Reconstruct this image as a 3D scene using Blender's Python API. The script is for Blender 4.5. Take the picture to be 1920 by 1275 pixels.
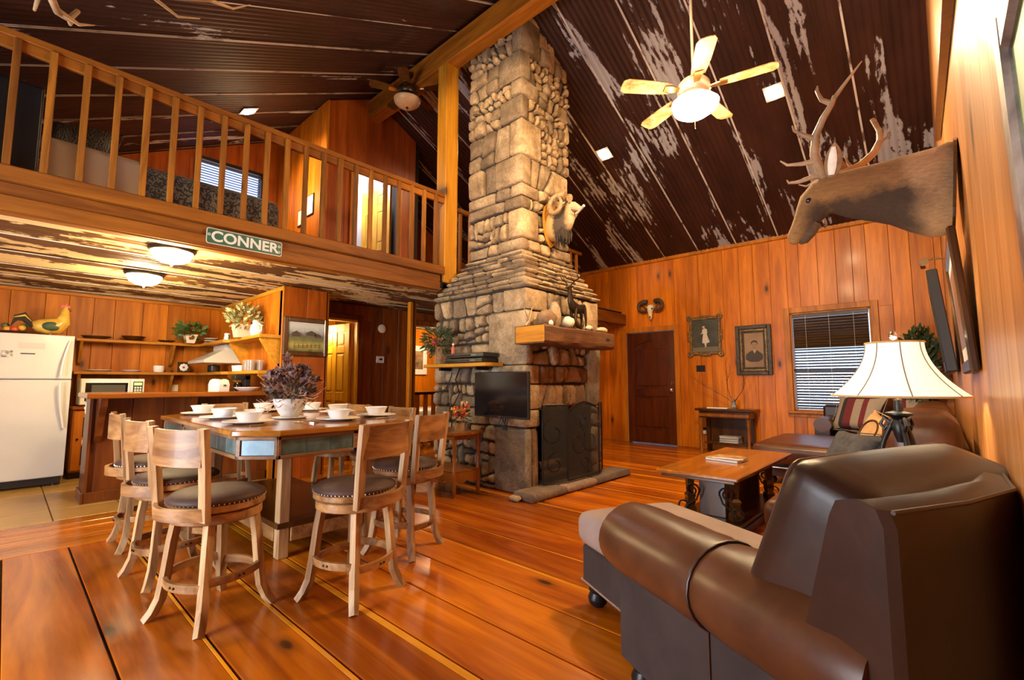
# constants first
EXPOSURE=0.22
SKY=1.8
P_PATIO=230.0
P_HIGH=6.0
P_SPOT=190.0
P_FRONT=2.6
P_FRONT2=2.2
P_DOME=66.0
E_DOME=14.0
P_FAN=220.0
E_FAN=16.0
P_HALL=60.0
P_STAIR=60.0
P_LOFT=22.0
P_BATH=110.0
P_LAMP=10.0
P_HOOD=8.0
E_SHADE=.8
import bpy, bmesh, math, random
from mathutils import Vector, Matrix, Euler
PI=math.pi
sc=bpy.context.scene
for o in list(bpy.data.objects): bpy.data.objects.remove(o)
COL=sc.collection
# ------------------------------------------------------------------ camera
def R(d): return math.radians(d)
cam_d=bpy.data.cameras.new('camera'); cam=bpy.data.objects.new('camera',cam_d); COL.objects.link(cam)
cam_d.sensor_fit='HORIZONTAL'; cam_d.sensor_width=36.0; cam_d.lens=36.0*869.86/1920; cam_d.clip_start=.03
yaw,pitch=R(42.5713),R(5.2016)
f=Vector((-math.sin(yaw)*math.cos(pitch),math.cos(yaw)*math.cos(pitch),math.sin(pitch)))
r=Vector((math.cos(yaw),math.sin(yaw),0)); u=r.cross(f)
cam.matrix_world=Matrix(((r.x,u.x,-f.x,0),(r.y,u.y,-f.y,0),(r.z,u.z,-f.z,1.12),(0,0,0,1)))
sc.camera=cam
# ------------------------------------------------------------------ exposure, sky, daylight
sc.view_settings.view_transform='Standard'; sc.view_settings.look='None'
sc.view_settings.gamma=1; sc.view_settings.use_curve_mapping=False
sc.view_settings.exposure=EXPOSURE
w=bpy.data.worlds.new('sky'); sc.world=w; w.use_nodes=True
wn=w.node_tree.nodes; bg=wn['Background']; bg.inputs[0].default_value=(.62,.78,1,1); bg.inputs[1].default_value=SKY
def area(name,loc,size,size_y,rot,power,col):
    l=bpy.data.lights.new(name,'AREA'); l.shape='RECTANGLE'; l.size=size; l.size_y=size_y; l.energy=power; l.color=col
    o=bpy.data.objects.new(name,l); COL.objects.link(o); o.location=loc; o.rotation_euler=rot
    return o
def point(name,loc,power,col,rad=.05):
    l=bpy.data.lights.new(name,'POINT'); l.energy=power; l.color=col; l.shadow_soft_size=rad
    o=bpy.data.objects.new(name,l); COL.objects.link(o); o.location=loc
    return o
def spot(name,loc,rot,power,col,ang=110,rad=.05):
    l=bpy.data.lights.new(name,'SPOT'); l.energy=power; l.color=col; l.shadow_soft_size=rad; l.spot_size=R(ang); l.spot_blend=.6
    o=bpy.data.objects.new(name,l); COL.objects.link(o); o.location=loc; o.rotation_euler=rot
    return o
XR,XG,YB,YF,YR,ZR,SL=.12,-8.05,8.1,-2.4,3.65,5.58,.49
DAY=(.86,.93,1.0)
# daylight entering by the patio door and windows of the front wall (behind the camera)
area('daylight_patio',(-2.75,YF+.02,1.15),1.75,1.95,(R(90),0,0),P_PATIO,DAY)
for nm_,lc_,a_,b_,rt_ in (('portal_back_window',(-1.145,YB+.12,1.42),1.0,1.5,(R(-90),0,0)),('portal_loft_window',(XG-.1,2.2,4.28),.45,.86,(0,R(-90),0))):
    o_=area(nm_,lc_,a_,b_,rt_,1,(1,1,1)); o_.data.cycles.is_portal=True
# ------------------------------------------------------------------ helpers
class MB:
    def __init__(s): s.v=[]; s.f=[]; s.M=Matrix.Identity(4)
    def add(s,vs,fs):
        n=len(s.v); s.v+=[tuple(s.M@Vector(p)) for p in vs]; s.f+=[tuple(i+n for i in q) for q in fs]; return s
    def box(s,x0,x1,y0,y1,z0,z1,b=0):
        if x0>x1:x0,x1=x1,x0
        if y0>y1:y0,y1=y1,y0
        if z0>z1:z0,z1=z1,z0
        if b<=0:
            v=[(x,y,z) for x in(x0,x1) for y in(y0,y1) for z in(z0,z1)]
            return s.add(v,[(0,1,3,2),(4,6,7,5),(0,4,5,1),(2,3,7,6),(0,2,6,4),(1,5,7,3)])
        b=min(b,(x1-x0)*.49,(y1-y0)*.49,(z1-z0)*.49)
        X=(x0,x1);Y=(y0,y1);Z=(z0,z1); v=[]; idx={}
        for i in(0,1):
            for j in(0,1):
                for k in(0,1):
                    sx=b if i==0 else -b; sy=b if j==0 else -b; sz=b if k==0 else -b
                    for a,p in enumerate(((X[i],Y[j]+sy,Z[k]+sz),(X[i]+sx,Y[j],Z[k]+sz),(X[i]+sx,Y[j]+sy,Z[k]))):
                        idx[i,j,k,a]=len(v); v.append(p)
        I=idx; F=[]
        for i in(0,1):
            q=[I[i,0,0,0],I[i,0,1,0],I[i,1,1,0],I[i,1,0,0]]; F.append(q if i==0 else q[::-1])
            q=[I[0,i,0,1],I[1,i,0,1],I[1,i,1,1],I[0,i,1,1]]; F.append(q if i==0 else q[::-1])
            q=[I[0,0,i,2],I[0,1,i,2],I[1,1,i,2],I[1,0,i,2]]; F.append(q if i==0 else q[::-1])
        for p in(0,1):
            for q in(0,1):
                F.append([I[p,q,0,0],I[p,q,0,1],I[p,q,1,1],I[p,q,1,0]])
                F.append([I[p,0,q,0],I[p,0,q,2],I[p,1,q,2],I[p,1,q,0]])
                F.append([I[0,p,q,1],I[0,p,q,2],I[1,p,q,2],I[1,p,q,1]])
                for t in(0,1): pass
        for i in(0,1):
            for j in(0,1):
                for k in(0,1): F.append([I[i,j,k,0],I[i,j,k,1],I[i,j,k,2]])
        return s.add(v,F)
    def rings(s,rings,cap=True,closed=True):
        n=len(rings[0]); v=[p for r_ in rings for p in r_]; F=[]
        for i in range(len(rings)-1):
            for j in range(n if closed else n-1):
                a=i*n+j; b_=i*n+(j+1)%n
                F.append((a,b_,b_+n,a+n))
        if cap: F.append(tuple(range(n))[::-1]); F.append(tuple((len(rings)-1)*n+j for j in range(n)))
        return s.add(v,F)
    def tube(s,pts,rad,n=8,cap=True,sq=None,up=(0,0,1)):
        pts=[Vector(p) for p in pts]; m=len(pts); rs=[]
        prev=None
        for i,p in enumerate(pts):
            t=(pts[min(i+1,m-1)]-pts[max(i-1,0)]).normalized()
            if prev is None:
                a=Vector(up)
                if abs(t.dot(a))>.95: a=Vector((1,0,0))
                nx=t.cross(a).normalized()
            else:
                nx=(prev-t*prev.dot(t))
                nx=nx.normalized() if nx.length>1e-6 else t.orthogonal().normalized()
            prev=nx; ny=t.cross(nx)
            rr=rad[i] if isinstance(rad,(list,tuple)) else rad
            if sq: 
                q=sq[i] if isinstance(sq[0],(list,tuple)) else sq
                rs.append([p+nx*(q[0]*a)+ny*(q[1]*b) for a,b in((-.5,-.5),(.5,-.5),(.5,.5),(-.5,.5))])
            else: 
                ra,rb=(rr if isinstance(rr,(list,tuple)) else (rr,rr))
                rs.append([p+nx*(ra*math.cos(2*PI*j/n))+ny*(rb*math.sin(2*PI*j/n)) for j in range(n)])
        return s.rings(rs,cap)
    def lathe(s,prof,n=20,c=(0,0,0),cap=False,wob=None):
        rs=[]
        for rr,z in prof:
            rs.append([(c[0]+rr*math.cos(2*PI*j/n)*(1+(wob(j,z) if wob else 0)),c[1]+rr*math.sin(2*PI*j/n)*(1+(wob(j,z) if wob else 0)),c[2]+z) for j in range(n)])
        return s.rings(rs,cap)
    def prism(s,poly,d0,d1,ax='z'):
        def m(a,b,d): return {'z':(a,b,d),'y':(a,d,b),'x':(d,a,b)}[ax]
        n=len(poly); v=[m(a,b,d0) for a,b in poly]+[m(a,b,d1) for a,b in poly]
        F=[tuple(range(n))[::-1],tuple(range(n,2*n))]+[(i,(i+1)%n,(i+1)%n+n,i+n) for i in range(n)]
        return s.add(v,F)
    def ell(s,c,rx,ry,rz,n=12,m=8):
        rs=[]
        for i in range(m+1):
            a=-PI/2+PI*i/m; k=max(math.cos(a),.02)
            rs.append([(c[0]+rx*k*math.cos(2*PI*j/n),c[1]+ry*k*math.sin(2*PI*j/n),c[2]+rz*math.sin(a)) for j in range(n)])
        return s.rings(rs)
    def pillow(s,w,h,t,n=8,pinch=.12,noise=0,seed=0):
        rg=random.Random(seed); vs=[]; F=[]
        for side in(1,-1):
            for i in range(n+1):
                for j in range(n+1):
                    a=2*i/n-1; b=2*j/n-1
                    k=max(0,(1-a**4))*max(0,(1-b**4)); kk=1-pinch*(a*a*(1-b*b)*0+ (1-abs(a))*abs(b)**3*0)
                    px_=a*w/2*(1-pinch*(1-b*b)*abs(a)**3*.6); py_=b*h/2*(1-pinch*(1-a*a)*abs(b)**3*.6)
                    vs.append((px_,py_,side*t/2*(k**.5)+rg.uniform(-noise,noise)*k))
        N=n+1
        for sd in(0,1):
            o=sd*N*N
            for i in range(n):
                for j in range(n):
                    q=(o+i*N+j,o+(i+1)*N+j,o+(i+1)*N+j+1,o+i*N+j+1); F.append(q if sd==0 else q[::-1])
        return s.add(vs,F)
    def build(s,name,mat,parent=None,smooth=0,kind=None,merge=0):
        me=bpy.data.meshes.new(name); me.from_pydata(s.v,[],s.f)
        bm=bmesh.new(); bm.from_mesh(me)
        if merge: bmesh.ops.remove_doubles(bm,verts=bm.verts,dist=merge)
        bmesh.ops.recalc_face_normals(bm,faces=bm.faces); bm.to_mesh(me); bm.free()
        if smooth:
            me.polygons.foreach_set('use_smooth',[True]*len(me.polygons))
            me.set_sharp_from_angle(angle=R(smooth))
        if mat: me.materials.append(mat)
        o=bpy.data.objects.new(name,me); COL.objects.link(o); o.parent=parent
        if kind: o['kind']=kind
        return o
def tag(o,label,cat,group=None):
    o['label']=label; o['category']=cat
    if group: o['group']=group
    return o
def thing(name,label,cat,loc=(0,0,0),rz=0,group=None):
    o=bpy.data.objects.new(name,None); COL.objects.link(o); o.location=loc; o.rotation_euler=(0,0,rz); o.empty_display_size=.05
    return tag(o,label,cat,group)
def struct(o,label=None):
    o['kind']='structure'
    if label: o['label']=label
    return o
def sgroup(name,label=None):
    o=bpy.data.objects.new(name,None); COL.objects.link(o); return struct(o,label)
def box(name,x0,x1,y0,y1,z0,z1,mat,parent=None,b=.004): return MB().box(x0,x1,y0,y1,z0,z1,b).build(name,mat,parent)
def dup(root,loc,rz,label,group=None):
    r_=root.copy(); COL.objects.link(r_); r_.location=loc; r_.rotation_euler=(0,0,rz); r_['label']=label
    if group: r_['group']=group
    for ch in list(root.children):
        c=ch.copy(); COL.objects.link(c); c.parent=r_
        for g in ch.children:
            d=g.copy(); COL.objects.link(d); d.parent=c
    return r_
def pl(o,p): # link a mesh-sharing copy under parent
    c=o.copy(); COL.objects.link(c); c.parent=p; return c
def T(x=0,y=0,z=0,rx=0,ry=0,rz=0,s=1): return Matrix.Translation((x,y,z))@Euler((R(rx),R(ry),R(rz))).to_matrix().to_4x4()@Matrix.Scale(s,4)
def zc(y): return ZR-SL*abs(y-YR)
def arc(cx,cy,rr,a0,a1,n): return [(cx+rr*math.cos(R(a0+(a1-a0)*i/n)),cy+rr*math.sin(R(a0+(a1-a0)*i/n))) for i in range(n+1)]
# ------------------------------------------------------------------ materials
def nt(name):
    m=bpy.data.materials.new(name); m.use_nodes=True; t=m.node_tree; b=t.nodes['Principled BSDF']; return m,t,b
def nd(t,ty,**kw):
    n=t.nodes.new(ty)
    for k,v in kw.items(): setattr(n,k,v)
    return n
def rgba(c): return (c[0],c[1],c[2],1)
def lin(h): # sRGB 0-255 -> linear
    return tuple((x/255/12.92 if x/255<=.04045 else ((x/255+.055)/1.055)**2.4) for x in h)
def flat(name,c,rough=.5,metal=0,emit=0,ec=None,coat=0,spec=.5,trans=0):
    m,t,b=nt(name); b.inputs['Base Color'].default_value=rgba(c); b.inputs['Roughness'].default_value=rough; b.inputs['Metallic'].default_value=metal
    b.inputs['Coat Weight'].default_value=coat; b.inputs['Specular IOR Level'].default_value=spec; b.inputs['Transmission Weight'].default_value=trans
    if emit: b.inputs['Emission Color'].default_value=rgba(ec or c); b.inputs['Emission Strength'].default_value=emit
    return m
def ramp(t,stops,interp='LINEAR'):
    n=nd(t,'ShaderNodeValToRGB'); n.color_ramp.interpolation=interp; e=n.color_ramp.elements
    while len(e)<len(stops): e.new(.5)
    for k,(p,c) in enumerate(stops): e[k].position=p; e[k].color=rgba(c) if len(c)==3 else c
    return n
def coords(t,rnd=True,scale=(1,1,1)):
    tc=nd(t,'ShaderNodeTexCoord'); out=tc.outputs['Object']
    if rnd:
        oi=nd(t,'ShaderNodeObjectInfo'); mu=nd(t,'ShaderNodeMath',operation='MULTIPLY'); mu.inputs[1].default_value=43.7
        t.links.new(oi.outputs['Random'],mu.inputs[0])
        ad=nd(t,'ShaderNodeVectorMath',operation='ADD'); t.links.new(out,ad.inputs[0]); t.links.new(mu.outputs[0],ad.inputs[1]); out=ad.outputs[0]
    mp=nd(t,'ShaderNodeVectorMath',operation='MULTIPLY'); mp.inputs[1].default_value=scale; t.links.new(out,mp.inputs[0])
    return mp.outputs[0]
def noise(t,vec,scale,detail=3,rough=.55,dist=0):
    n=nd(t,'ShaderNodeTexNoise'); n.inputs['Scale'].default_value=scale; n.inputs['Detail'].default_value=detail; n.inputs['Roughness'].default_value=rough; n.inputs['Distortion'].default_value=dist
    t.links.new(vec,n.inputs['Vector']); return n
def mix(t,fac,a,b,mode='MIX'):
    n=nd(t,'ShaderNodeMix',data_type='RGBA',blend_type=mode)
    for s_,v in((n.inputs[0],fac),(n.inputs[6],a),(n.inputs[7],b)):
        if hasattr(v,'default_value') or hasattr(v,'is_linked'): t.links.new(v,s_)
        elif isinstance(v,(int,float)): s_.default_value=v
        else: s_.default_value=rgba(v)
    return n.outputs[2]
def bump(t,b,h,strength=.2,dist=.01):
    n=nd(t,'ShaderNodeBump'); n.inputs['Strength'].default_value=strength; n.inputs['Distance'].default_value=dist
    t.links.new(h,n.inputs['Height']); t.links.new(n.outputs[0],b.inputs['Normal'])
def wood(name,c1,c2,ax='z',rough=.45,var=.35,knots=.0,grain=14,coat=0,dark=(.05,.018,.006),bmp=.15,spec=.3,nrm=None,sat=True):
    if sat: c1=(min(.9,c1[0]*1.12),c1[1],c1[2]*.3); c2=(c2[0]*1.12,c2[1],c2[2]*.3)
    m,t,b=nt(name); s={'x':(.09,1,1),'y':(1,.09,1),'z':(1,1,.09)}[ax]
    v=coords(t,True,s); n1=noise(t,v,grain,4,.6,1.2); n2=noise(t,v,grain*5,3,.6)
    r1=ramp(t,[(.36,c2),(.64,c1)]); t.links.new(n1.outputs[0],r1.inputs[0])
    r2=ramp(t,[(.3,(.62,.55,.5)),(.62,(1,1,1))]); t.links.new(n2.outputs[0],r2.inputs[0])
    col=mix(t,.55,r1.outputs[0],r2.outputs[0],'MULTIPLY')
    oi=nd(t,'ShaderNodeObjectInfo'); rv=ramp(t,[(0,(1-var,1-var*1.15,1-var*1.2)),(1,(1+var*.35,1+var*.3,1+var*.2))]); t.links.new(oi.outputs['Random'],rv.inputs[0])
    col=mix(t,1,col,rv.outputs[0],'MULTIPLY')
    if knots:
        sk={'x':(.42,1,1),'y':(1,.42,1),'z':(1,1,.42)}[ax]
        vk=coords(t,True,sk); vo=nd(t,'ShaderNodeTexVoronoi')
        if nrm:
            sp_=nd(t,'ShaderNodeSeparateXYZ'); cb_=nd(t,'ShaderNodeCombineXYZ'); t.links.new(vk,sp_.inputs[0]); aa=[i for i in range(3) if 'xyz'[i]!=nrm]
            t.links.new(sp_.outputs[aa[0]],cb_.inputs[0]); t.links.new(sp_.outputs[aa[1]],cb_.inputs[1]); vk=cb_.outputs[0]; vo.voronoi_dimensions='2D'; vo.inputs['Scale'].default_value=knots; t.links.new(vk,vo.inputs['Vector'])
        rk=ramp(t,[(.0,(1,1,1)),(.028,(.92,.92,.92)),(.05,(.4,.4,.4)),(.11,(0,0,0))]); t.links.new(vo.outputs['Distance'],rk.inputs[0])
        gt=nd(t,'ShaderNodeMath',operation='GREATER_THAN'); gt.inputs[1].default_value=.62; sr=nd(t,'ShaderNodeSeparateColor'); t.links.new(vo.outputs['Color'],sr.inputs[0]); t.links.new(sr.outputs[0],gt.inputs[0])
        mg_=nd(t,'ShaderNodeMath',operation='MULTIPLY'); t.links.new(rk.outputs[0],mg_.inputs[0]); t.links.new(gt.outputs[0],mg_.inputs[1])
        col=mix(t,mg_.outputs[0],col,dark)
    t.links.new(col,b.inputs['Base Color']); b.inputs['Roughness'].default_value=rough; b.inputs['Coat Weight'].default_value=coat; b.inputs['Coat Roughness'].default_value=.12; b.inputs['Specular IOR Level'].default_value=spec
    if bmp: bump(t,b,n2.outputs[0],bmp,.004)
    return m
def stonem(name,c1,c2,c3,bm_=.8):
    m,t,b=nt(name); v=coords(t,True); n1=noise(t,v,5,6,.65,.4); n2=noise(t,v,32,5,.7)
    r1=ramp(t,[(.3,c2),(.5,c1),(.72,c3)]); t.links.new(n1.outputs[0],r1.inputs[0])
    r2=ramp(t,[(.3,(.55,.52,.5)),(.65,(1.05,1.03,1))]); t.links.new(n2.outputs[0],r2.inputs[0])
    oi=nd(t,'ShaderNodeObjectInfo'); rv=ramp(t,[(0,(.5,.46,.43)),(.45,(.92,.88,.84)),(1,(1.25,1.17,1.02))]); t.links.new(oi.outputs['Random'],rv.inputs[0])
    col=mix(t,1,mix(t,.8,r1.outputs[0],r2.outputs[0],'MULTIPLY'),rv.outputs[0],'MULTIPLY')
    t.links.new(col,b.inputs['Base Color']); b.inputs['Roughness'].default_value=.85
    ad=nd(t,'ShaderNodeMath',operation='ADD'); t.links.new(n1.outputs[0],ad.inputs[0]); t.links.new(n2.outputs[0],ad.inputs[1])
    bump(t,b,ad.outputs[0],bm_,.02); return m
def mottled(name,c1,c2,scale=6,rough=.6,bmp=.2,metal=0,spec=.5,sc3=(1,1,1),lo=.35,hi=.65,coat=0):
    m,t,b=nt(name); v=coords(t,True,sc3); n1=noise(t,v,scale,5,.6,.3); r1=ramp(t,[(lo,c2),(hi,c1)]); t.links.new(n1.outputs[0],r1.inputs[0])
    t.links.new(r1.outputs[0],b.inputs['Base Color']); b.inputs['Roughness'].default_value=rough; b.inputs['Metallic'].default_value=metal; b.inputs['Specular IOR Level'].default_value=spec; b.inputs['Coat Weight'].default_value=coat
    if bmp: bump(t,b,n1.outputs[0],bmp,.01)
    return m
def tin(name,ax,base=(.026,.009,.006),base2=(.050,.017,.011),worn=(.38,.36,.36),amt=.572):
    # painted corrugated sheet, worn through to grey zinc in long patches
    m,t,b=nt(name); s={'y':(1,.22,.22),'x':(.22,1,1)}[ax]
    v=coords(t,True,s); n1=noise(t,v,2.6,6,.62,.5); v2=coords(t,True,(1,.35,.35) if ax=='y' else (.35,1,1)); n2=noise(t,v2,22,4,.7)
    n3=noise(t,v2,3,3,.6)
    rb=ramp(t,[(.35,base),(.65,base2)]); t.links.new(n3.outputs[0],rb.inputs[0])
    ad=nd(t,'ShaderNodeMath',operation='MULTIPLY_ADD'); t.links.new(n2.outputs[0],ad.inputs[0]); ad.inputs[1].default_value=.22; t.links.new(n1.outputs[0],ad.inputs[2])
    tx=nd(t,'ShaderNodeTexCoord'); sx_=nd(t,'ShaderNodeSeparateXYZ'); t.links.new(tx.outputs['Object'],sx_.inputs[0]); m1=nd(t,'ShaderNodeMath',operation='MULTIPLY'); m1.inputs[1].default_value=2*PI/.0677; t.links.new(sx_.outputs[0],m1.inputs[0]); m2=nd(t,'ShaderNodeMath',operation='SINE'); t.links.new(m1.outputs[0],m2.inputs[0]); m3=nd(t,'ShaderNodeMath',operation='MULTIPLY_ADD'); t.links.new(m2.outputs[0],m3.inputs[0]); m3.inputs[1].default_value=-.022; t.links.new(ad.outputs[0],m3.inputs[2]); ad=m3
    rw=ramp(t,[(amt+.11,(0,0,0)),(amt+.135,(1,1,1))]); t.links.new(ad.outputs[0],rw.inputs[0])
    col=mix(t,rw.outputs[0],rb.outputs[0],worn)
    t.links.new(col,b.inputs['Base Color']); b.inputs['Roughness'].default_value=.5; b.inputs['Specular IOR Level'].default_value=.35
    bump(t,b,n2.outputs[0],.15,.004); return m
def leaf(name,c1,c2): return mottled(name,c1,c2,9,.55,0)
M={}
M['wall']=wood('pine_board',(.72,.25,.022),(.47,.135,.010),'z',.38,.22,2.0,5,.03,nrm='y')
M['wallr']=wood('pine_board_gable',(.74,.34,.10),(.52,.20,.045),'z',.34,.16,1.4,5,.1,nrm='x',sat=False)
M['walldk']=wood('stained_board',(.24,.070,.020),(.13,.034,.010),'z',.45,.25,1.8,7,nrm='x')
M['wallk']=wood('kitchen_board',(.62,.22,.018),(.40,.12,.009),'z',.5,.2,2.2,5,.0,nrm='x',spec=.3)
M['loftb']=wood('loft_board',(.40,.105,.022),(.25,.058,.011),'z',.45,.2,1.8,6,nrm='x')
M['floor']=wood('floor_board',(.56,.175,.020),(.28,.062,.008),'x',.27,.42,1.9,4.2,.22,(.05,.016,.005),.1,nrm='z')
M['floory']=wood('floor_border_board',(.60,.22,.022),(.38,.11,.010),'y',.24,.3,1.5,5,.4,nrm='z')
M['strip']=wood('floor_sapwood',(.72,.33,.05),(.56,.22,.03),'x',.24,.25,0,5,.4)
M['gap']=flat('dark_joint',(.012,.006,.003),.9)
M['beam']=wood('rough_beam',(.30,.115,.028),(.16,.053,.011),'y',.6,.1,1.4,7)
M['beamx']=wood('rough_beam_ridge',(.40,.155,.028),(.22,.075,.012),'x',.6,.1,1.4,7)
M['post']=wood('pine_post',(.50,.25,.06),(.36,.16,.032),'z',.5,.12,1.8,6,nrm='x')
M['bal']=wood('baluster_wood',(.38,.165,.05),(.20,.08,.022),'z',.6,.4,3.2,8,nrm='x')
M['trim']=wood('pine_trim',(.58,.23,.03),(.38,.13,.014),'z',.45,.15,0,7)
M['trimy']=wood('pine_trim_long',(.58,.23,.03),(.38,.13,.014),'y',.45,.15,0,7)
M['mdoor']=wood('mahogany',(.115,.028,.010),(.06,.013,.005),'z',.3,.1,0,6,.3)
M['ydoor']=wood('yellow_pine',(.76,.47,.11),(.62,.35,.07),'z',.4,.06,0,6)
M['oak']=wood('oak',(.56,.36,.18),(.24,.12,.045),'z',.45,.22,0,9,.0,bmp=.3,sat=False)
M['oakx']=wood('oak_rail',(.48,.25,.09),(.19,.08,.025),'x',.42,.18,0,7,.1,bmp=.3,sat=False)
M['ttop']=wood('table_top',(.40,.175,.055),(.24,.09,.025),'y',.16,.08,0,6,.6)
M['tapron']=wood('table_apron',(.36,.19,.085),(.2,.09,.035),'y',.4,.15,0,8,.2,sat=False)
M['slate']=mottled('slate_tile',(.10,.17,.17),(.035,.055,.05),9,.35,.3)
M['slateb']=mottled('blue_slate_tile',(.28,.45,.55),(.16,.30,.40),8,.35,.3)
M['bar']=wood('bar_stain',(.16,.045,.016),(.085,.02,.008),'z',.4,.15,0,6,.2)
M['bartop']=wood('bar_top',(.30,.10,.03),(.18,.055,.016),'y',.22,.1,0,6,.5)
M['shelfy']=wood('shelf_board',(.50,.24,.06),(.33,.13,.03),'y',.5,.2,0,7)
M['shelfx']=wood('shelf_board_side',(.62,.34,.09),(.46,.22,.05),'x',.5,.15,0,7)
M['dkwood']=wood('dark_walnut',(.085,.035,.016),(.04,.014,.007),'z',.3,.15,0,7,.3)
M['ctop']=wood('coffee_top',(.32,.13,.035),(.20,.07,.018),'y',.22,.1,0,6,.5)
M['stable']=wood('antique_table',(.30,.115,.03),(.18,.06,.016),'z',.3,.12,0,7,.3)
M['mantel']=wood('hewn_mantel',(.20,.088,.032),(.07,.028,.011),'y',.75,.1,1.6,9,0,bmp=.9,sat=False)
M['mend']=wood('mantel_end_grain',(.52,.25,.06),(.38,.16,.035),'x',.7,.1,0,12)
M['stone']=stonem('field_stone',(.40,.295,.18),(.20,.14,.08),(.62,.49,.32))
M['stoneg']=stonem('grey_field_stone',(.36,.31,.24),(.19,.16,.125),(.52,.46,.36))
M['stoner']=stonem('firebox_stone',(.29,.175,.095),(.17,.095,.05),(.40,.26,.15))
M['hearth']=stonem('hearth_stone',(.26,.19,.15),(.17,.125,.1),(.34,.26,.2),.5)
M['mortar']=mottled('mortar',(.05,.04,.03),(.025,.02,.016),20,.95,.4)
M['soot']=flat('soot',(.012,.011,.010),.95)
M['tiny']=tin('rusted_tin','y')
M['tinfar']=tin('rusted_tin_front','y',amt=.635)
M['tink']=tin('rusted_tin_kitchen','y',base=(.075,.032,.012),base2=(.13,.055,.018),worn=(.60,.42,.19),amt=.50)
M['tinedge']=mottled('worn_sheet_edge',(.62,.54,.46),(.12,.06,.04),9,.5,.2,sc3=(1,.35,.35),lo=.38,hi=.47)
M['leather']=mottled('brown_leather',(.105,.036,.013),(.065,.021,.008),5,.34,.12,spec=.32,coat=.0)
M['leather_shade']=mottled('dark_shaded_leather',(.038,.014,.007),(.022,.009,.005),5,.34,.12,spec=.32,coat=.0)  # brown leather darkened so the colour carries the shadow on the sofa's rear
M['suede']=mottled('brown_suede',(.05,.033,.028),(.034,.022,.019),4,.85,.15,spec=.2)
M['suedel']=mottled('tan_suede',(.30,.21,.17),(.235,.16,.13),4,.75,.12)
M['seat']=mottled('seat_leather',(.085,.042,.028),(.05,.024,.016),7,.6,.3,spec=.25)
M['piping']=flat('leather_piping',(.05,.022,.012),.4)
M['nail']=flat('nailhead',(.75,.70,.62),.3,.9)
M['bk']=flat('black_metal',(.018,.017,.017),.38,.6)
M['bkp']=flat('black_plastic',(.014,.014,.015),.35)
M['screen']=flat('tv_glass',(.006,.006,.007),.12,spec=.6)
M['iron']=mottled('wrought_iron',(.03,.028,.03),(.015,.014,.014),10,.4,.2,.7)
M['white']=mottled('white_enamel',(.62,.60,.55),(.58,.56,.51),2,.22,0)
M['wplast']=flat('white_plastic',(.78,.74,.66),.4)
M['china']=flat('white_china',(.86,.85,.83),.15)
M['cream']=flat('cream_china',(.80,.70,.50),.25)
M['chrome']=flat('chrome',(.75,.75,.76),.15,1)
M['brass']=flat('brass',(.65,.42,.16),.3,1)
M['bronze']=mottled('bronze',(.07,.045,.025),(.03,.02,.012),12,.35,.3,.7)
M['glassw']=flat('lamp_glass',(1,.93,.78),.3,0,1)
M['tile']=mottled('floor_tile',(.52,.30,.075),(.42,.23,.05),3,.3,.05)
M['grout']=flat('grout',(.19,.11,.05),.9)
M['elk']=mottled('elk_fur',(.30,.165,.075),(.17,.085,.035),14,.85,.5,sc3=(.6,1,1))
M['elkd']=mottled('elk_mane',(.10,.052,.026),(.05,.026,.013),18,.9,.5)
M['elkl']=mottled('elk_rump',(.44,.27,.15),(.33,.19,.10),16,.9,.5)
M['antler']=mottled('antler',(.44,.30,.17),(.20,.115,.055),5,.5,.3)
M['bone']=mottled('bone',(.80,.74,.62),(.62,.54,.42),8,.5,.2)
M['horn']=mottled('horn_tan',(.36,.23,.11),(.20,.115,.05),30,.6,.5,sc3=(1,1,1))
M['hornd']=mottled('horn_dark',(.075,.05,.032),(.035,.022,.014),30,.55,.5)
M['ramf']=mottled('ram_fur',(.52,.30,.11),(.34,.17,.055),14,.9,.4)
M['ramd']=mottled('ram_mane',(.045,.03,.02),(.02,.013,.009),20,.95,.5)
M['ramw']=mottled('ram_face',(.66,.52,.34),(.48,.34,.20),12,.85,.3)
M['paper']=flat('paper',(.75,.73,.68),.8)
M['glass']=flat('pane',(.9,.95,1),.02,trans=1,spec=.4)
# ------------------------------------------------------------------ setting
rg=random.Random(7)
# floor : boards along X, .31 m wide, with pale sapwood edges and dark joints
fl=struct(MB().box(XG-.1,XR+.1,YF-.1,YB+.1,-.12,-.014).build('floor',M['gap']),'wide plank floor of orange pine with dark joints')
y=.06-.31*8; XW=-4.45
k=0
while y<YB:
    y0=max(y,YF); y1=min(y+.31,YB); k+=1
    if y1-y0>.03:
        sapw=rg.uniform(.012,.042) if rg.random()<.55 else 0
        e=.004
        brk=sorted([XW]+[rg.uniform(-4,0)]*(1 if rg.random()<.35 else 0)+[XR])
        for a,b_ in zip(brk[:-1],brk[1:]):
            if b_-a<.3: continue
            box('floor_plank',a+.001,b_-.001,y0+.004,y1-.006-sapw,-.02,0,M['floor'],fl,.003)
            if sapw: box('floor_plank',a+.001,b_-.001,y1-.006-sapw,y1-.006,-.02,0,M['strip'],fl,.0015)
    y+=.31
for i,(a,b_) in enumerate(((-4.45,-4.66),(-4.66,-4.74),(-4.74,-4.98),(-4.98,-5.16),(-5.16,-5.36))):
    box('floor_plank',b_+.002,a-.002,YF,YB,-.02,0,M['floory'],fl,.003)
ft=struct(MB().box(XG,-5.36,YF,2.15,-.014,-.006).build('floor_kitchen',M['grout']),'beige ceramic tile floor of the kitchen')
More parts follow.
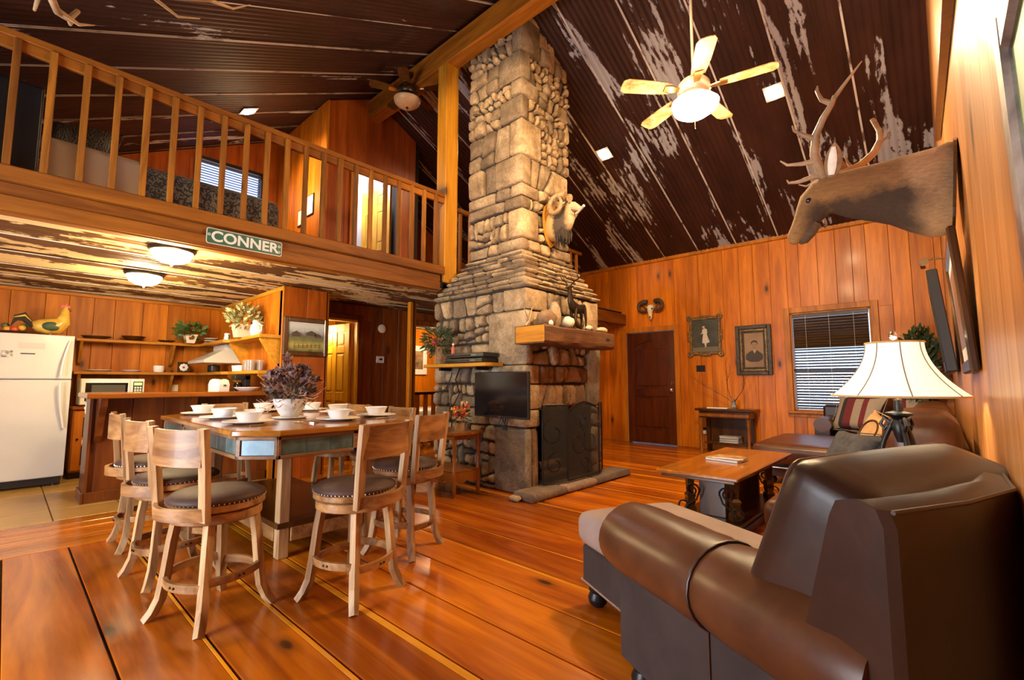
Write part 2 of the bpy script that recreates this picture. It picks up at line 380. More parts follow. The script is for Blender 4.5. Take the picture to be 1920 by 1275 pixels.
for i in range(6):
    for j in range(10):
        x0=-5.36-.46*i; y0=-2.42+.46*j
        a=max(x0-.46,XG); c=min(y0+.46,2.15)
        if x0-a>.05 and c-y0>.05: box('tile',a+.005,x0-.005,y0+.005,c-.005,-.006,.001,M['tile'],ft,.002)
for i in range(8): box('floor_plank',-5.36-.34*i-.338,-5.36-.34*i-.002,2.15,YB,-.02,0,M['floory'],fl,.003)
# boarded walls ---------------------------------------------------------------
def boards_y(parent,mat,x0,x1,y,ztop,zbot=0,wid=(.17,.28),holes=(),face=-1,th=.02,seed=1,slope=False):
    """vertical boards on a wall of constant y, room side in direction face"""
    rr=random.Random(seed); x=x0
    while x<x1-.01:
        wd=rr.uniform(*wid); e=min(x+wd,x1)
        if x1-e<.06: e=x1
        segs=[(zbot,ztop)]
        for hx0,hx1,hz0,hz1 in holes:
            if x<hx1-.001 and e>hx0+.001:
                ns=[]
                for a,b_ in segs:
                    if b_<=hz0 or a>=hz1: ns.append((a,b_)); continue
                    if a<hz0: ns.append((a,hz0))
                    if b_>hz1: ns.append((hz1,b_))
                segs=ns
                # keep the slivers beside the hole
                for a2,b2 in((x,min(e,hx0)),(max(x,hx1),e)):
                    if b2-a2>.012: MB().box(a2+.0015,b2-.0015,y,y+face*th,hz0,hz1,.003).build('board',mat,parent)
        for a,b_ in segs: MB().box(x+.0015,e-.0015,y,y+face*th,a,b_,.003).build('board',mat,parent)
        x=e
def boards_x(parent,mat,y0,y1,x,top,zbot=0,wid=(.17,.28),holes=(),face=1,th=.02,seed=1):
    """vertical boards on a wall of constant x; top is a number or a function of y"""
    rr=random.Random(seed); tf=top if callable(top) else (lambda q:top); y=y0
    def pc(a,b_,za,zb0,zb1):
        b=MB(); X0,X1=x,x+face*th; g=.0015
        b.prism([(a+g,za),(b_-g,za),(b_-g,zb1),(a+g,zb0)],X0,X1,'x') if abs(zb0-zb1)>1e-4 else b.box(X0,X1,a+g,b_-g,za,zb0,.003)
        b.build('board',mat,parent)
    while y<y1-.01:
        wd=rr.uniform(*wid); e=min(y+wd,y1)
        if y1-e<.06: e=y1
        if y<YR<e and callable(top): e=YR
        segs=[(zbot,None)]
        for h0,h1,hz0,hz1 in holes:
            if y<h1-.001 and e>h0+.001:
                ns=[]
                for a,b_ in segs:
                    bb=99 if b_ is None else b_
                    if bb<=hz0 or a>=hz1: ns.append((a,b_)); continue
                    if a<hz0: ns.append((a,hz0))
                    if bb>hz1: ns.append((hz1,b_))
                segs=ns
                for a2,b2 in((y,min(e,h0)),(max(y,h1),e)):
                    if b2-a2>.012: pc(a2,b2,hz0,hz1,hz1)
        for a,b_ in segs:
            if b_ is None: pc(y,e,a,tf(y),tf(e))
            else: pc(y,e,a,b_,b_)
        y=e
def wall_y(name,x0,x1,y,th,ztop,mat,holes=(),z0=0):
    """backing slab with real openings"""
    b=MB(); xs=sorted({x0,x1,*[h[0] for h in holes],*[h[1] for h in holes]})
    for a,c in zip(xs[:-1],xs[1:]):
        z=z0
        for h in sorted([h for h in holes if h[0]<=a+1e-6 and h[1]>=c-1e-6],key=lambda q:q[2]):
            if h[2]>z: b.box(a,c,y,y+th,z,h[2])
            z=h[3]
        if ztop>z: b.box(a,c,y,y+th,z,ztop)
    return struct(b.build(name,mat))
def wall_x(name,y0,y1,x,th,top,mat,holes=(),z0=0):
    tf=top if callable(top) else (lambda q:top)
    b=MB(); ys=sorted({y0,y1,*[h[0] for h in holes],*[h[1] for h in holes],*([YR] if callable(top) and y0<YR<y1 else [])})
    for a,c in zip(ys[:-1],ys[1:]):
        z=z0
        for h in sorted([h for h in holes if h[0]<=a+1e-6 and h[1]>=c-1e-6],key=lambda q:q[2]):
            if h[2]>z: b.box(x,x+th,a,c,z,h[2])
            z=h[3]
        b.prism([(a,z),(c,z),(c,tf(c)),(a,tf(a))],x,x+th,'x')
    return struct(b.build(name,mat))
EZ=zc(YB)
DOOR=(-4.42,-3.47,0,2.06); WIN=(-1.64,-.65,.69,2.17)
wb=wall_y('wall_back',XG-.1,XR+.1,YB+.02,.12,EZ+.1,M['gap'],[DOOR,WIN],-.1); wb['label']='orange pine board wall with window and entrance door'
boards_y(wb,M['wall'],-6.2,XR,YB+.02,EZ+.02,0,(.16,.27),[DOOR,WIN],-1,.02,3)
wr=wall_x('wall_right',YF-.1,YB+.1,XR+.02,.12,lambda q:zc(q)+.06,M['gap'],(),-.1); wr['label']='tall gable wall of pale pine boards beside the sofa'
boards_x(wr,M['wallr'],YF,YB,XR+.02,lambda q:zc(q)+.02,0,(.15,.26),(),-1,.02,5)
PAT=(-3.65,-1.85,.05,2.15); KIW=(-7.2,-5.9,1.05,2.0)
wf=wall_y('wall_front',XG-.1,XR+.1,YF-.14,.12,EZ+.1,M['gap'],[PAT,KIW],-.1)
boards_y(wf,M['wall'],XG,XR,YF-.02,EZ,0,(.2,.3),[PAT,KIW],1,.02,9)
LW=(1.76,2.64,4.04,4.5)
wl=wall_x('wall_left',YF-.1,YB+.1,XG-.14,.12,lambda q:zc(q)+.06,M['gap'],[LW],-.1)
boards_x(wl,M['wallk'],YF,2.17,XG-.02,2.24,0,(.2,.32),(),1,.02,11)
boards_x(wl,M['wall'],2.17,YB,XG-.02,2.24,0,(.2,.32),(),1,.02,12)
boards_x(wl,M['loftb'],YF,YB,XG-.02,lambda q:zc(q),2.5,(.2,.32),[LW],1,.02,13)
# windows ----------------------------------------------------------------------
def casing_y(name,h,y,mat,w=.085,d=.03,sill=True,bottom=True):
    g=sgroup(name); x0,x1,z0,z1=h
    box('window_frame',x0-w,x0,y-d,y+.0,z0-(w if bottom else 0),z1+w,mat,g); box('window_frame',x1,x1+w,y-d,y,z0-(w if bottom else 0),z1+w,mat,g)
    box('window_frame',x0,x1,y-d,y,z1,z1+w,mat,g)
    if bottom: box('window_sill',x0-w,x1+w,y-d-.05,y,z0-.03,z0,mat,g); box('window_frame',x0,x1,y-d,y,z0-w,z0-.03,mat,g)
    for a,b_ in((x0,x0+.02),(x1-.02,x1)): box('jamb',a,b_,y,y+.14,z0,z1,mat,g)
    box('jamb',x0,x1,y,y+.14,z1-.02,z1,mat,g); box('jamb',x0,x1,y,y+.14,z0,z0+.02,mat,g)
    return g
w1=casing_y('window_1',WIN,YB,M['trim']); w1['label']='white-lit window with brown slatted blind above the sofa'
MB().box(WIN[0]+.02,WIN[1]-.02,YB+.10,YB+.104,WIN[2]+.02,WIN[3]-.02).build('pane',M['glass'],w1)
for zz in(1.30,): box('sash_bar',WIN[0]+.02,WIN[1]-.02,YB+.085,YB+.12,zz-.02,zz+.02,M['bkp'],w1)
M['blind']=wood('blind_slat',(.085,.045,.035),(.05,.026,.02),'x',.35,.1,0,8)
bl=thing('window_blind','dark brown wooden slat blind half open in the back wall window','blind',(0,0,0))
box('head_rail',WIN[0]+.03,WIN[1]-.03,YB+.01,YB+.06,WIN[3]-.075,WIN[3]-.025,M['blind'],bl)
z=WIN[3]-.10; i=0; slat=None
while z>WIN[2]+.07:
    closed=z>1.62
    o=MB(); o.M=T((WIN[0]+WIN[1])/2,YB+.035,z,(62 if closed else 30),0,0)
    hw=(WIN[1]-WIN[0])/2-.035
    o.box(-hw,hw,-.024,.024,-.0013,.0013); o.build('slat',M['blind'],bl)
    z-=.042
box('bottom_rail',WIN[0]+.035,WIN[1]-.035,YB+.015,YB+.055,WIN[2]+.03,WIN[2]+.055,M['blind'],bl)
for xx in(WIN[0]+.2,(WIN[0]+WIN[1])/2,WIN[1]-.2): MB().tube([(xx,YB+.006,WIN[2]+.04),(xx,YB+.006,WIN[3]-.05)],.0018,5).build('cord',M['cream'],bl)
w2=casing_y('window_2',PAT,YF-.0,M['trim'],bottom=False,d=-.02); w4=casing_y('window_3',KIW,YF,M['trim'],d=-.02)
for g,h in((w2,PAT),(w4,KIW)):
    mx=(h[0]+h[1])/2; box('sash_bar',mx-.03,mx+.03,YF-.1,YF-.04,h[2],h[3],M['trim'],g)
MB().box(KIW[0],KIW[1],YF-.11,YF-.106,KIW[2],KIW[3]).build('pane',M['glass'],w4)
w5=sgroup('window_4','small loft window with bright bluish blind')
for a,b_,c,d in((LW[0]-.05,LW[0],LW[2]-.05,LW[3]+.05),(LW[1],LW[1]+.05,LW[2]-.05,LW[3]+.05),(LW[0],LW[1],LW[3],LW[3]+.05),(LW[0],LW[1],LW[2]-.05,LW[2])): box('window_frame',XG,XG+.02,a,b_,c,d,M['bkp'],w5)
lbm=flat('blue_lit_blind',(.25,.42,.95),.5)  # white slats; the blue daylight glow is put into their colour
lb=thing('window_blind','white slat blind with the blue of daylight put into its colour in the small loft window','blind',(XG-.02,0,0))
for k in range(11):
    o=MB(); o.M=T(0,(LW[0]+LW[1])/2,LW[2]+.02+.04*k,0,50,0); o.box(-.018,.018,-.43,.43,-.001,.001); o.build('slat',lbm,lb)
# doors ------------------------------------------------------------------------
def trimset(name,h,y,mat,w=.09,d=.025):
    g=sgroup(name); x0,x1,z0,z1=h
    box('casing',x0-w,x0,y-d,y,0,z1+w,mat,g); box('casing',x1,x1+w,y-d,y,0,z1+w,mat,g); box('casing',x0,x1,y-d,y,z1,z1+w,mat,g); return g
trimset('trim_1',DOOR,YB,M['trim'])
d1=sgroup('door_1','dark mahogany entrance door with arched upper panel')
x0,x1,_,z1=DOOR; y0=YB+.0
box('door_leaf',x0+.012,x1-.012,y0+.03,y0+.065,.01,z1-.01,M['mdoor'],d1)
for a,b_ in((x0+.012,x0+.14),(x1-.14,x1-.012)): box('stile',a,b_,y0+.012,y0+.03,.01,z1-.01,M['mdoor'],d1)
for a,b_ in((.01,.25),(.86,1.0)): box('rail',x0+.14,x1-.14,y0+.012,y0+.03,a,b_,M['mdoor'],d1)
pts=[(x0+.14,z1-.01),(x1-.14,z1-.01),(x1-.14,z1-.27)]+[(x1-.14-(x1-x0-.28)*t/8, z1-.27+.10*math.sin(PI*t/8)) for t in range(1,8)]+[(x0+.14,z1-.27)]
MB().prism(pts,y0+.012,y0+.03,'y').build('rail',M['mdoor'],d1)
for a,b_ in((.30,.82),(1.05,z1-.32)):
    for xm in(0,1):
        xa=x0+.17+xm*(x1-x0-.34)/2; box('panel',xa+.002,xa+(x1-x0-.34)/2-.002,y0+.018,y0+.034,a,b_,M['mdoor'],d1,.01)
for zz,rr in((.98,.032),(1.10,.026)):
    o=MB(); o.M=T(x1-.075,y0+.012,zz,90); o.lathe([(.0,0),(rr,0),(rr,.008),(.012,.012),(.012,.04),(.028,.05),(.03,.07),(.018,.08),(.001,.082)] if zz<1 else [(0,0),(rr,0),(rr,.015),(.001,.02)],14); o.build('door_knob' if zz<1 else 'deadbolt',M['chrome'],d1,40)
# corrugated ceilings -------------------------------------------------------------
def sheet_slope(parent,x0,x1,side,mat,lift):
    b=MB(); n=40; A=.008; P=.0677; ya=YR; yb=YB+.1 if side>0 else YF-.1
    rows=[]
    for yy in(ya,(ya+yb)/2,yb):
        rows.append([(x0+(x1-x0)*i/n,yy,zc(yy)-.0+A*math.sin(2*PI*(x0+(x1-x0)*i/n)/P)+lift) for i in range(n+1)])
    b.rings(rows,False,False); b.rings([[(p[0],p[1],p[2]+.004) for p in r_] for r_ in rows],False,False)
    return b.build('sheet',mat,parent,60)
for nm,side,mt in(('ceiling_back',1,M['tiny']),('ceiling_front',-1,M['tinfar'])):
    ce=sgroup(nm,'sloping ceiling of rust brown corrugated metal sheets')
    yb=YB+.1 if side>0 else YF-.1
    MB().prism([(YR,ZR+.03),(yb,zc(yb)+.03),(yb,zc(yb)+.12),(YR,ZR+.12)],XG-.1,XR+.1,'x').build('roof_deck',M['gap'],ce)
    x=XR; k=0
    while x>XG:
        xa=max(x-.62,XG-.02); sheet_slope(ce,xa-.03,x,side,mt,.006*(k%2))
        # pale worn lap edge
        b=MB()
        yy0,yy1=YR,yb
        b.add([(xa-.004,yy0,zc(yy0)-.012),(xa+.016,yy0,zc(yy0)-.014),(xa+.016,yy1,zc(yy1)-.014),(xa-.004,yy1,zc(yy1)-.012)],[(0,1,2,3)])
        b.add([(xa-.004,yy0,zc(yy0)-.0),(xa+.016,yy0,zc(yy0)-.0),(xa+.016,yy1,zc(yy1)-.0),(xa-.004,yy1,zc(yy1)-.0)],[(0,1,2,3)])
        b.build('lap_edge',M['tinedge'],ce)
        x=xa; k+=1
tr=struct(MB().prism([(YB-.03,EZ-.035),(YB,EZ-.05),(YB,EZ+.02),(YB-.03,EZ+.02)],-6.2,XR,'x').build('trim_2',M['trim']))
rb=struct(MB().box(XG,XR,YR-.10,YR+.10,5.20,5.50,.01).build('trim_3',M['beamx']),'rough timber ridge beam under the ceiling peak')
# loft ---------------------------------------------------------------------------
XL=-4.4
lf=struct(MB().box(XG,XL-.12,YF,YB,2.30,2.49).build('floor_loft',M['gap']))
for i in range(16):
    x0=XG+.22*i
    if x0<XL-.15: box('floor_plank',x0+.002,min(x0+.218,XL-.12),YF,YB,2.49,2.505,M['floory'],lf)
kc=sgroup('ceiling_kitchen','low corrugated metal ceiling under the loft')
x=XL-.12;k=0
while x>XG:
    xa=max(x-.66,XG); n=44
    def row(yy,l): return [(xa-.02+(x-xa+.02)*i/n,yy,2.262+.008*math.sin(2*PI*(xa+(x-xa)*i/n)/.0677)+l) for i in range(n+1)]
    b=MB(); b.rings([row(YF,.004*(k%2)),row(YB,.004*(k%2))],False,False); b.rings([row(YF,.008),row(YB,.008)],False,False); b.build('sheet',M['tink'],kc,60)
    b=MB().box(xa-.004,xa+.012,YF,YB,2.246,2.252); b.build('lap_edge',M['tinedge'],kc)
    x=xa;k+=1
lbm_=sgroup('trim_4','loft edge beam of rough pine above the kitchen')
box('edge_beam',XL-.12,XL-.02,YF,3.52,2.225,2.43,M['beam'],lbm_,.006)
box('cover_board',XL-.022,XL+.004,YF,3.50,2.235,2.335,M['beam'],lbm_,.004)
box('edge_beam',XL-.12,XL-.02,3.76,YB,2.225,2.43,M['beam'],lbm_,.006)
box('beam_bracket',XL-.1,XL-.02,3.50,3.56,2.26,2.36,M['bk'],lbm_,.004)
po=thing('post','square pine post rising from the stone shoulder to the ridge beam','post',(-4.475,3.65,0))
MB().box(-.09,.09,-.10,.10,2.36,5.20,.006).build('shaft',M['post'],po)
MB().box(-.092,.092,-.102,.102,2.34,2.38,.004).build('foot',M['post'],po)
ra=thing('loft_railing','rough wooden loft railing with square balusters beside the sign','railing',(0,0,0))
box('bottom_rail',XL-.11,XL+.03,YF,3.545,2.43,2.53,M['beam'],ra,.006)
box('top_rail',XL-.075,XL+.015,YF,3.545,3.405,3.455,M['beam'],ra,.005)
box('sub_rail',XL-.035,XL+.0,YF,3.545,3.33,3.405,M['beam'],ra,.004)
y=-.092-.175*6; bm0=None
while y<3.5:
    if bm0 is None: bm0=MB().box(-.02,.02,-.02,.02,2.53,3.40,.003).build('baluster',M['bal'],ra); o=bm0
    else: o=pl(bm0,ra)
    o.location=(XL+.012-.005+rg.uniform(-.004,.004),y,0); o.rotation_euler=(0,0,rg.uniform(-.06,.06)); y+=.175
ra2=thing('loft_railing','continuation of the loft railing behind the chimney','railing',(0,0,0))
box('bottom_rail',XL-.11,XL-.02,3.76,6.6,2.43,2.53,M['beam'],ra2); box('top_rail',XL-.075,XL-.02,3.76,6.6,3.30,3.35,M['beam'],ra2)
y=3.86
while y<6.5: o=pl(bm0,ra2); o.location=(XL-.06,y,-.08); y+=.175
# loft partition with bathroom door ----------------------------------------------------
LD=(3.36,4.12,2.5,4.36)
pb=wall_x('wall_loft_room',2.92,4.45,-6.32,-.08,lambda q:zc(q)-.02,M['gap'],[LD],2.5); pb['label']='reddish board partition under the ridge on the loft'
boards_x(pb,M['loftb'],2.90,4.45,-6.32,lambda q:zc(q)-.015,2.5,(.28,.46),[LD],1,.02,21)
pa=wall_y('wall_loft_side',XG,-6.32,2.92,.08,zc(2.92)-.02,M['gap'],(),2.5)
boards_y(pa,M['wallk'],XG,-6.30,2.92,zc(2.92)-.02,2.5,(.2,.3),(),-1,.02,23)
pc_=wall_y('wall_loft_far',XG,-6.32,4.45,.08,zc(4.45)-.02,M['gap'],(),2.5)
tb=sgroup('trim_5')
box('casing',-6.30,-6.28,LD[0]-.07,LD[0],2.5,LD[3]+.07,M['trim'],tb); box('casing',-6.30,-6.28,LD[1],LD[1]+.07,2.5,LD[3]+.07,M['trim'],tb); box('casing',-6.30,-6.28,LD[0],LD[1],LD[3],LD[3]+.07,M['trim'],tb)
box('crown',-6.30,-6.27,2.90,2.93,2.5,zc(2.92)-.02,M['trim'],tb)
def panel_door(g,w,h,mat,six=True,M0=Matrix.Identity(4),knob=True):
    def bx(n,x0,x1,y0,y1,z0,z1,b=.004,mt=mat):
        q=MB(); q.M=M0; q.box(x0,x1,y0,y1,z0,z1,b); return q.build(n,mt,g)
    bx('door_leaf',0,w,-.012,.012,0,h)
    for a,b_ in((0,.11),(w-.11,w),(w/2-.05,w/2+.05)): bx('stile',a,b_,-.02,.02,0,h)
    zs=[(0,.2),(h*.42,h*.42+.13),(h*.78,h*.78+.1),(h-.12,h)]
    for a,b_ in zs:
        for c,d in((.11,w/2-.05),(w/2+.05,w-.11)): bx('rail',c,d,-.02,.02,a,b_)
    for (a,b_) in((.2,h*.42),(h*.42+.13,h*.78),(h*.78+.1,h-.12)):
        for c,d in((.11,w/2-.05),(w/2+.05,w-.11)): bx('panel',c+.02,d-.02,-.018,.018,a+.02,b_-.02,.012)
    if knob:
        q=MB(); q.M=M0@T(w-.06,-.02,h*.45,90); q.lathe([(.0,0),(.028,0),(.028,.006),(.01,.01),(.01,.035),(.026,.045),(.026,.06),(.001,.068)],12); q.build('door_knob',M['bk'],g,40)
d3=sgroup('door_3','yellow pine six-panel door ajar on the loft'); panel_door(d3,.72,1.84,M['ydoor'],True,T(-6.44,4.08,2.51,0,0,188))
whm=flat('white_plaster',(.80,.78,.80),.7)
struct(MB().box(-7.30,-7.26,3.0,4.45,2.505,4.9).build('wall_bath',whm))
point('loft_bath_lamp',(-6.85,3.55,4.6),P_BATH,(.86,.84,1.0),.15)
# kitchen side wall, painting wall, hall ------------------------------------------------
ks=wall_y('wall_kitchen',-8.05,-5.62,2.17,.10,2.25,M['gap'])
boards_y(ks,M['wallk'],-8.05,-5.60,2.17,2.25,0,(.2,.3),(),-1,.02,31)
kp=wall_x('wall_painting',2.15,2.66,-5.62,-.10,2.25,M['gap'])
boards_x(kp,M['loftb'],2.15,2.68,-5.62,2.25,0,(.24,.3),(),1,.02,33)
tk=sgroup('trim_6'); box('corner_trim',-5.62,-5.595,2.135,2.155,0,2.25,M['trim'],tk); box('crown',-8.05,-5.61,2.135,2.152,2.20,2.25,M['shelfx'],tk); box('crown',-8.03,-8.0,YF,2.15,2.21,2.25,M['trimy'],tk)
box('corner_trim',-5.74,-5.60,2.66,2.70,0,2.25,M['walldk'],tk)
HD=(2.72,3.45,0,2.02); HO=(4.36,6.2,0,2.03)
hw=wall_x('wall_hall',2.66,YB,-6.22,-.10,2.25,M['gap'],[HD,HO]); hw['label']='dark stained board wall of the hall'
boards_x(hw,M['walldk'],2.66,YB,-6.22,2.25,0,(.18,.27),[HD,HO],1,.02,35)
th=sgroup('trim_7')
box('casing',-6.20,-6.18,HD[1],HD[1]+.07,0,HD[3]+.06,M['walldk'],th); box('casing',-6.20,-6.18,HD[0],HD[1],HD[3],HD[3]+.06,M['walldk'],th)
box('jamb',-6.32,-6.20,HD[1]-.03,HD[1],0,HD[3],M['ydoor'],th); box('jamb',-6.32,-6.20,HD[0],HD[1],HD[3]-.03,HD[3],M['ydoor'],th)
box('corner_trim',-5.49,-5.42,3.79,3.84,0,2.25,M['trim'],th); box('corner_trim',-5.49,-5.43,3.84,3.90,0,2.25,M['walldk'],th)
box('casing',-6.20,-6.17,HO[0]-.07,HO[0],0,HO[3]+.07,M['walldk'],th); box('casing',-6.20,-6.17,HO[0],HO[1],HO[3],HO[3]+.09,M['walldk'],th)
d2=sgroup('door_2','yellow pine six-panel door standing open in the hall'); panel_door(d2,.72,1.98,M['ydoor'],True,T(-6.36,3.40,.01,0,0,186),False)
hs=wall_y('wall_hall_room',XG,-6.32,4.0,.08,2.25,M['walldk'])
# ------------------------------------------------------------------ stone chimney
rs_=random.Random(12)
chim=thing('fireplace','massive field-stone fireplace and chimney rising to the ridge','fireplace',(0,0,0))
def poly_area(p): return abs(sum(p[i][0]*p[(i+1)%len(p)][1]-p[(i+1)%len(p)][0]*p[i][1] for i in range(len(p))))/2
def cent(p): return (sum(q[0] for q in p)/len(p),sum(q[1] for q in p)/len(p))
def cut(p,c,d):
    """split convex polygon by the line through c along d"""
    n=(-d[1],d[0]); s=[(q[0]-c[0])*n[0]+(q[1]-c[1])*n[1] for q in p]; A=[];B=[]
    for i in range(len(p)):
        j=(i+1)%len(p)
        if s[i]>=0: A.append(p[i])
        if s[i]<=0: B.append(p[i])
        if s[i]*s[j]<0:
            t=s[i]/(s[i]-s[j]); q=(p[i][0]+t*(p[j][0]-p[i][0]),p[i][1]+t*(p[j][1]-p[i][1])); A.append(q);B.append(q)
    return A,B
def shatter(p,tgt,flat=1.0):
    a=poly_area(p)
    if a<tgt*rs_.uniform(.55,2.1): return [p]
    xs=[q[0] for q in p]; ys=[q[1] for q in p]; w_,h_=max(xs)-min(xs),max(ys)-min(ys)
    c=cent(p); c=(c[0]+rs_.uniform(-.18,.18)*w_,c[1]+rs_.uniform(-.18,.18)*h_)
    hor=h_*flat>w_*rs_.uniform(.75,1.25)
    ang=rs_.gauss(0,.17)+(0 if hor else PI/2+rs_.gauss(0,.12))
    A,B=cut(p,c,(math.cos(ang),math.sin(ang)))
    if len(A)<3 or len(B)<3: return [p]
    return shatter(A,tgt,flat)+shatter(B,tgt,flat)
def inset(p,g):
    """shrink a convex polygon by g"""
    a=sum(p[i][0]*p[(i+1)%len(p)][1]-p[(i+1)%len(p)][0]*p[i][1] for i in range(len(p)))
    q=p if a>0 else p[::-1]
    r_=q
    for i in range(len(q)):
        x0,y0=q[i]; x1,y1=q[(i+1)%len(q)]; L=math.hypot(x1-x0,y1-y0)
        if L<1e-6: continue
        n=(-(y1-y0)/L,(x1-x0)/L)
        A,B=cut(r_,(x0+n[0]*g,y0+n[1]*g),(x1-x0,y1-y0))
        if len(A)<3: return None
        r_=A
    return r_
def stone_poly(p,mp,depth,mat,gap=.012,irr=.010):
    q=inset(p,gap)
    if not q or poly_area(q)<.0006: return
    # chamfer corners and add points on long edges
    pts=[]
    for i in range(len(q)):
        a,b_=q[i-1],q[i]; c=q[(i+1)%len(q)]
        L1=math.hypot(a[0]-b_[0],a[1]-b_[1]); L2=math.hypot(c[0]-b_[0],c[1]-b_[1]); k=rs_.uniform(.008,.028)
        if L1<.012: continue
        k1=min(k/L1,.35); k2=min(k/max(L2,1e-4),.35)
        if L1>.1:
            t=rs_.uniform(.4,.6); pts.append((a[0]+(b_[0]-a[0])*t+rs_.uniform(-irr,irr),a[1]+(b_[1]-a[1])*t+rs_.uniform(-irr,irr)))
        pts.append((b_[0]+(a[0]-b_[0])*k1,b_[1]+(a[1]-b_[1])*k1)); pts.append((b_[0]+(c[0]-b_[0])*k2,b_[1]+(c[1]-b_[1])*k2))
    if len(pts)<3: return
    c=cent(pts)
    tilt=(rs_.uniform(-.05,.05),rs_.uniform(-.05,.05))
    def ring(sc_,d,j): return [mp(c[0]+(a-c[0])*sc_,c[1]+(b_-c[1])*sc_,d+rs_.uniform(-j,j)+tilt[0]*(a-c[0])+tilt[1]*(b_-c[1])) for a,b_ in pts]
    b=MB(); sz=math.sqrt(poly_area(pts)); s1=1-.025/max(sz,.05)
    b.rings([ring(1,-.05,0),ring(1,depth*.55,.004),ring(max(s1,.75),depth,.006),ring(.5,depth+.008,.006)])
    b.build('stone',mat,chim,50)
def L_stone(x0,x1,y0,y1,z0,z1,mat,j=.008):
    """corner block"""
    b=MB(); n=3; g=.006
    b.box(x0,x1,y0,y1,z0+g,z1-g,rs_.uniform(.012,.022))
    b.v=[(a+rs_.uniform(-j,j),c+rs_.uniform(-j,j),d+rs_.uniform(-j,j)*.6) for a,c,d in b.v]
    b.build('stone',mat,chim,50)
BX0,BX1,BY0,BY1=-4.55,-3.08,3.56,4.93
SX0,SX1,SY0,SY1=-4.19,-3.31,3.76,4.67
ZB,ZF=2.10,2.58
OP=(3.76,4.77,.07,.83)   # fire opening in the +X face: y0,y1,z0,z1
# mortar core : left pier, right pier, back, top (the firebox stays hollow)
b=MB(); i_=.03
b.box(BX0+i_,BX1-i_,BY0+i_,OP[0],0,ZB); b.box(BX0+i_,BX1-i_,OP[1],BY1-i_,0,ZB); b.box(BX0+i_,BX1-i_,OP[0],OP[1],OP[3],ZB); b.box(BX0+i_,BX1-.62,OP[0],OP[1],0,OP[3])
b.box(SX0+i_,SX1-i_,SY0+i_,SY1-i_,ZB,5.53)
b.build('core',M['mortar'],chim)
MB().box(BX1-.62,BX1-.04,OP[0]-.001,OP[1]+.001,0,.05).box(BX1-.63,BX1-.62,OP[0],OP[1],.05,OP[3]).box(BX1-.62,BX1-.05,OP[0]-.002,OP[0]+.006,.05,OP[3]).box(BX1-.62,BX1-.05,OP[1]-.006,OP[1]+.002,.05,OP[3]).box(BX1-.62,BX1-.05,OP[0],OP[1],OP[3]-.006,OP[3]+.002).build('firebox',M['soot'],chim)
def mpL(y): return lambda a,c,d:(a,y-d,c)
def mpR(x): return lambda a,c,d:(x+d,a,c)
S,SG,SRD=M['stone'],M['stoneg'],M['stoner']
def dep(): return rs_.uniform(.010,.062)
# base corner blocks : z0,z1,width on left face,width on right face
quo=[(0,.66,.42,.07,SG),(.66,.84,.25,.19,S),(.84,1.10,.12,.19,S),(1.10,1.30,.34,.19,S),(1.30,1.87,.52,.10,S),(1.87,ZB,.30,.34,S)]
for z0,z1,wl_,wr_,mt in quo: L_stone(BX1-wl_,BX1+.025,BY0-.025,BY0+wr_,z0,z1,mt,.006)
# left (front) face
for z0,z1,wl_,wr_,mt in quo:
    x1=BX1-wl_-.006
    lower=z1<1.35
    if z0==1.30:
        for zz0,zz1 in((1.30,1.55),(1.55,1.87)):
            for p in shatter([(BX0,zz0),(x1,zz0),(x1,zz1),(BX0,zz1)],rs_.choice([.02,.045])): stone_poly(p,mpL(BY0+.02),dep(),S)
        continue
    for p in shatter([(BX0,z0),(x1,z0),(x1,z1),(BX0,z1)],rs_.choice([.02,.05,.08])): stone_poly(p,mpL(BY0+.02),dep(),SG if lower else S)
# right face around the opening
for z0,z1,wl_,wr_,mt in quo:
    if z0>=.84 or z0<.84:
        y0=BY0+wr_+.004
        if z1<=OP[3]+.02:
            if OP[0]-y0>.03: stone_poly([(y0,z0),(OP[0]-.005,z0),(OP[0]-.005,z1),(y0,z1)],mpR(BX1-.02),.03,SRD)
        elif z0==.84 : 
            for p in shatter([(y0,.84),(4.62,.84),(4.62,z1),(y0,z1)],.030,.6): stone_poly(p,mpR(BX1-.02),dep(),SRD)
        else:
            for p in shatter([(y0,z0),(4.62,z0),(4.62,z1),(y0,z1)],.035,.8): stone_poly(p,mpR(BX1-.02),dep(),SRD if z1<1.6 else S)
for p in shatter([(OP[1]+.004,0),(BY1,0),(BY1,.84),(OP[1]+.004,.84)],.03): stone_poly(p,mpR(BX1-.02),dep(),S)
stone_poly([(4.66,.86),(BY1,.84),(BY1,1.55),(4.63,1.55)],mpR(BX1-.02),.035,SG)
stone_poly([(4.63,1.56),(BY1,1.56),(BY1,ZB),(4.63,ZB)],mpR(BX1-.02),.02,S)
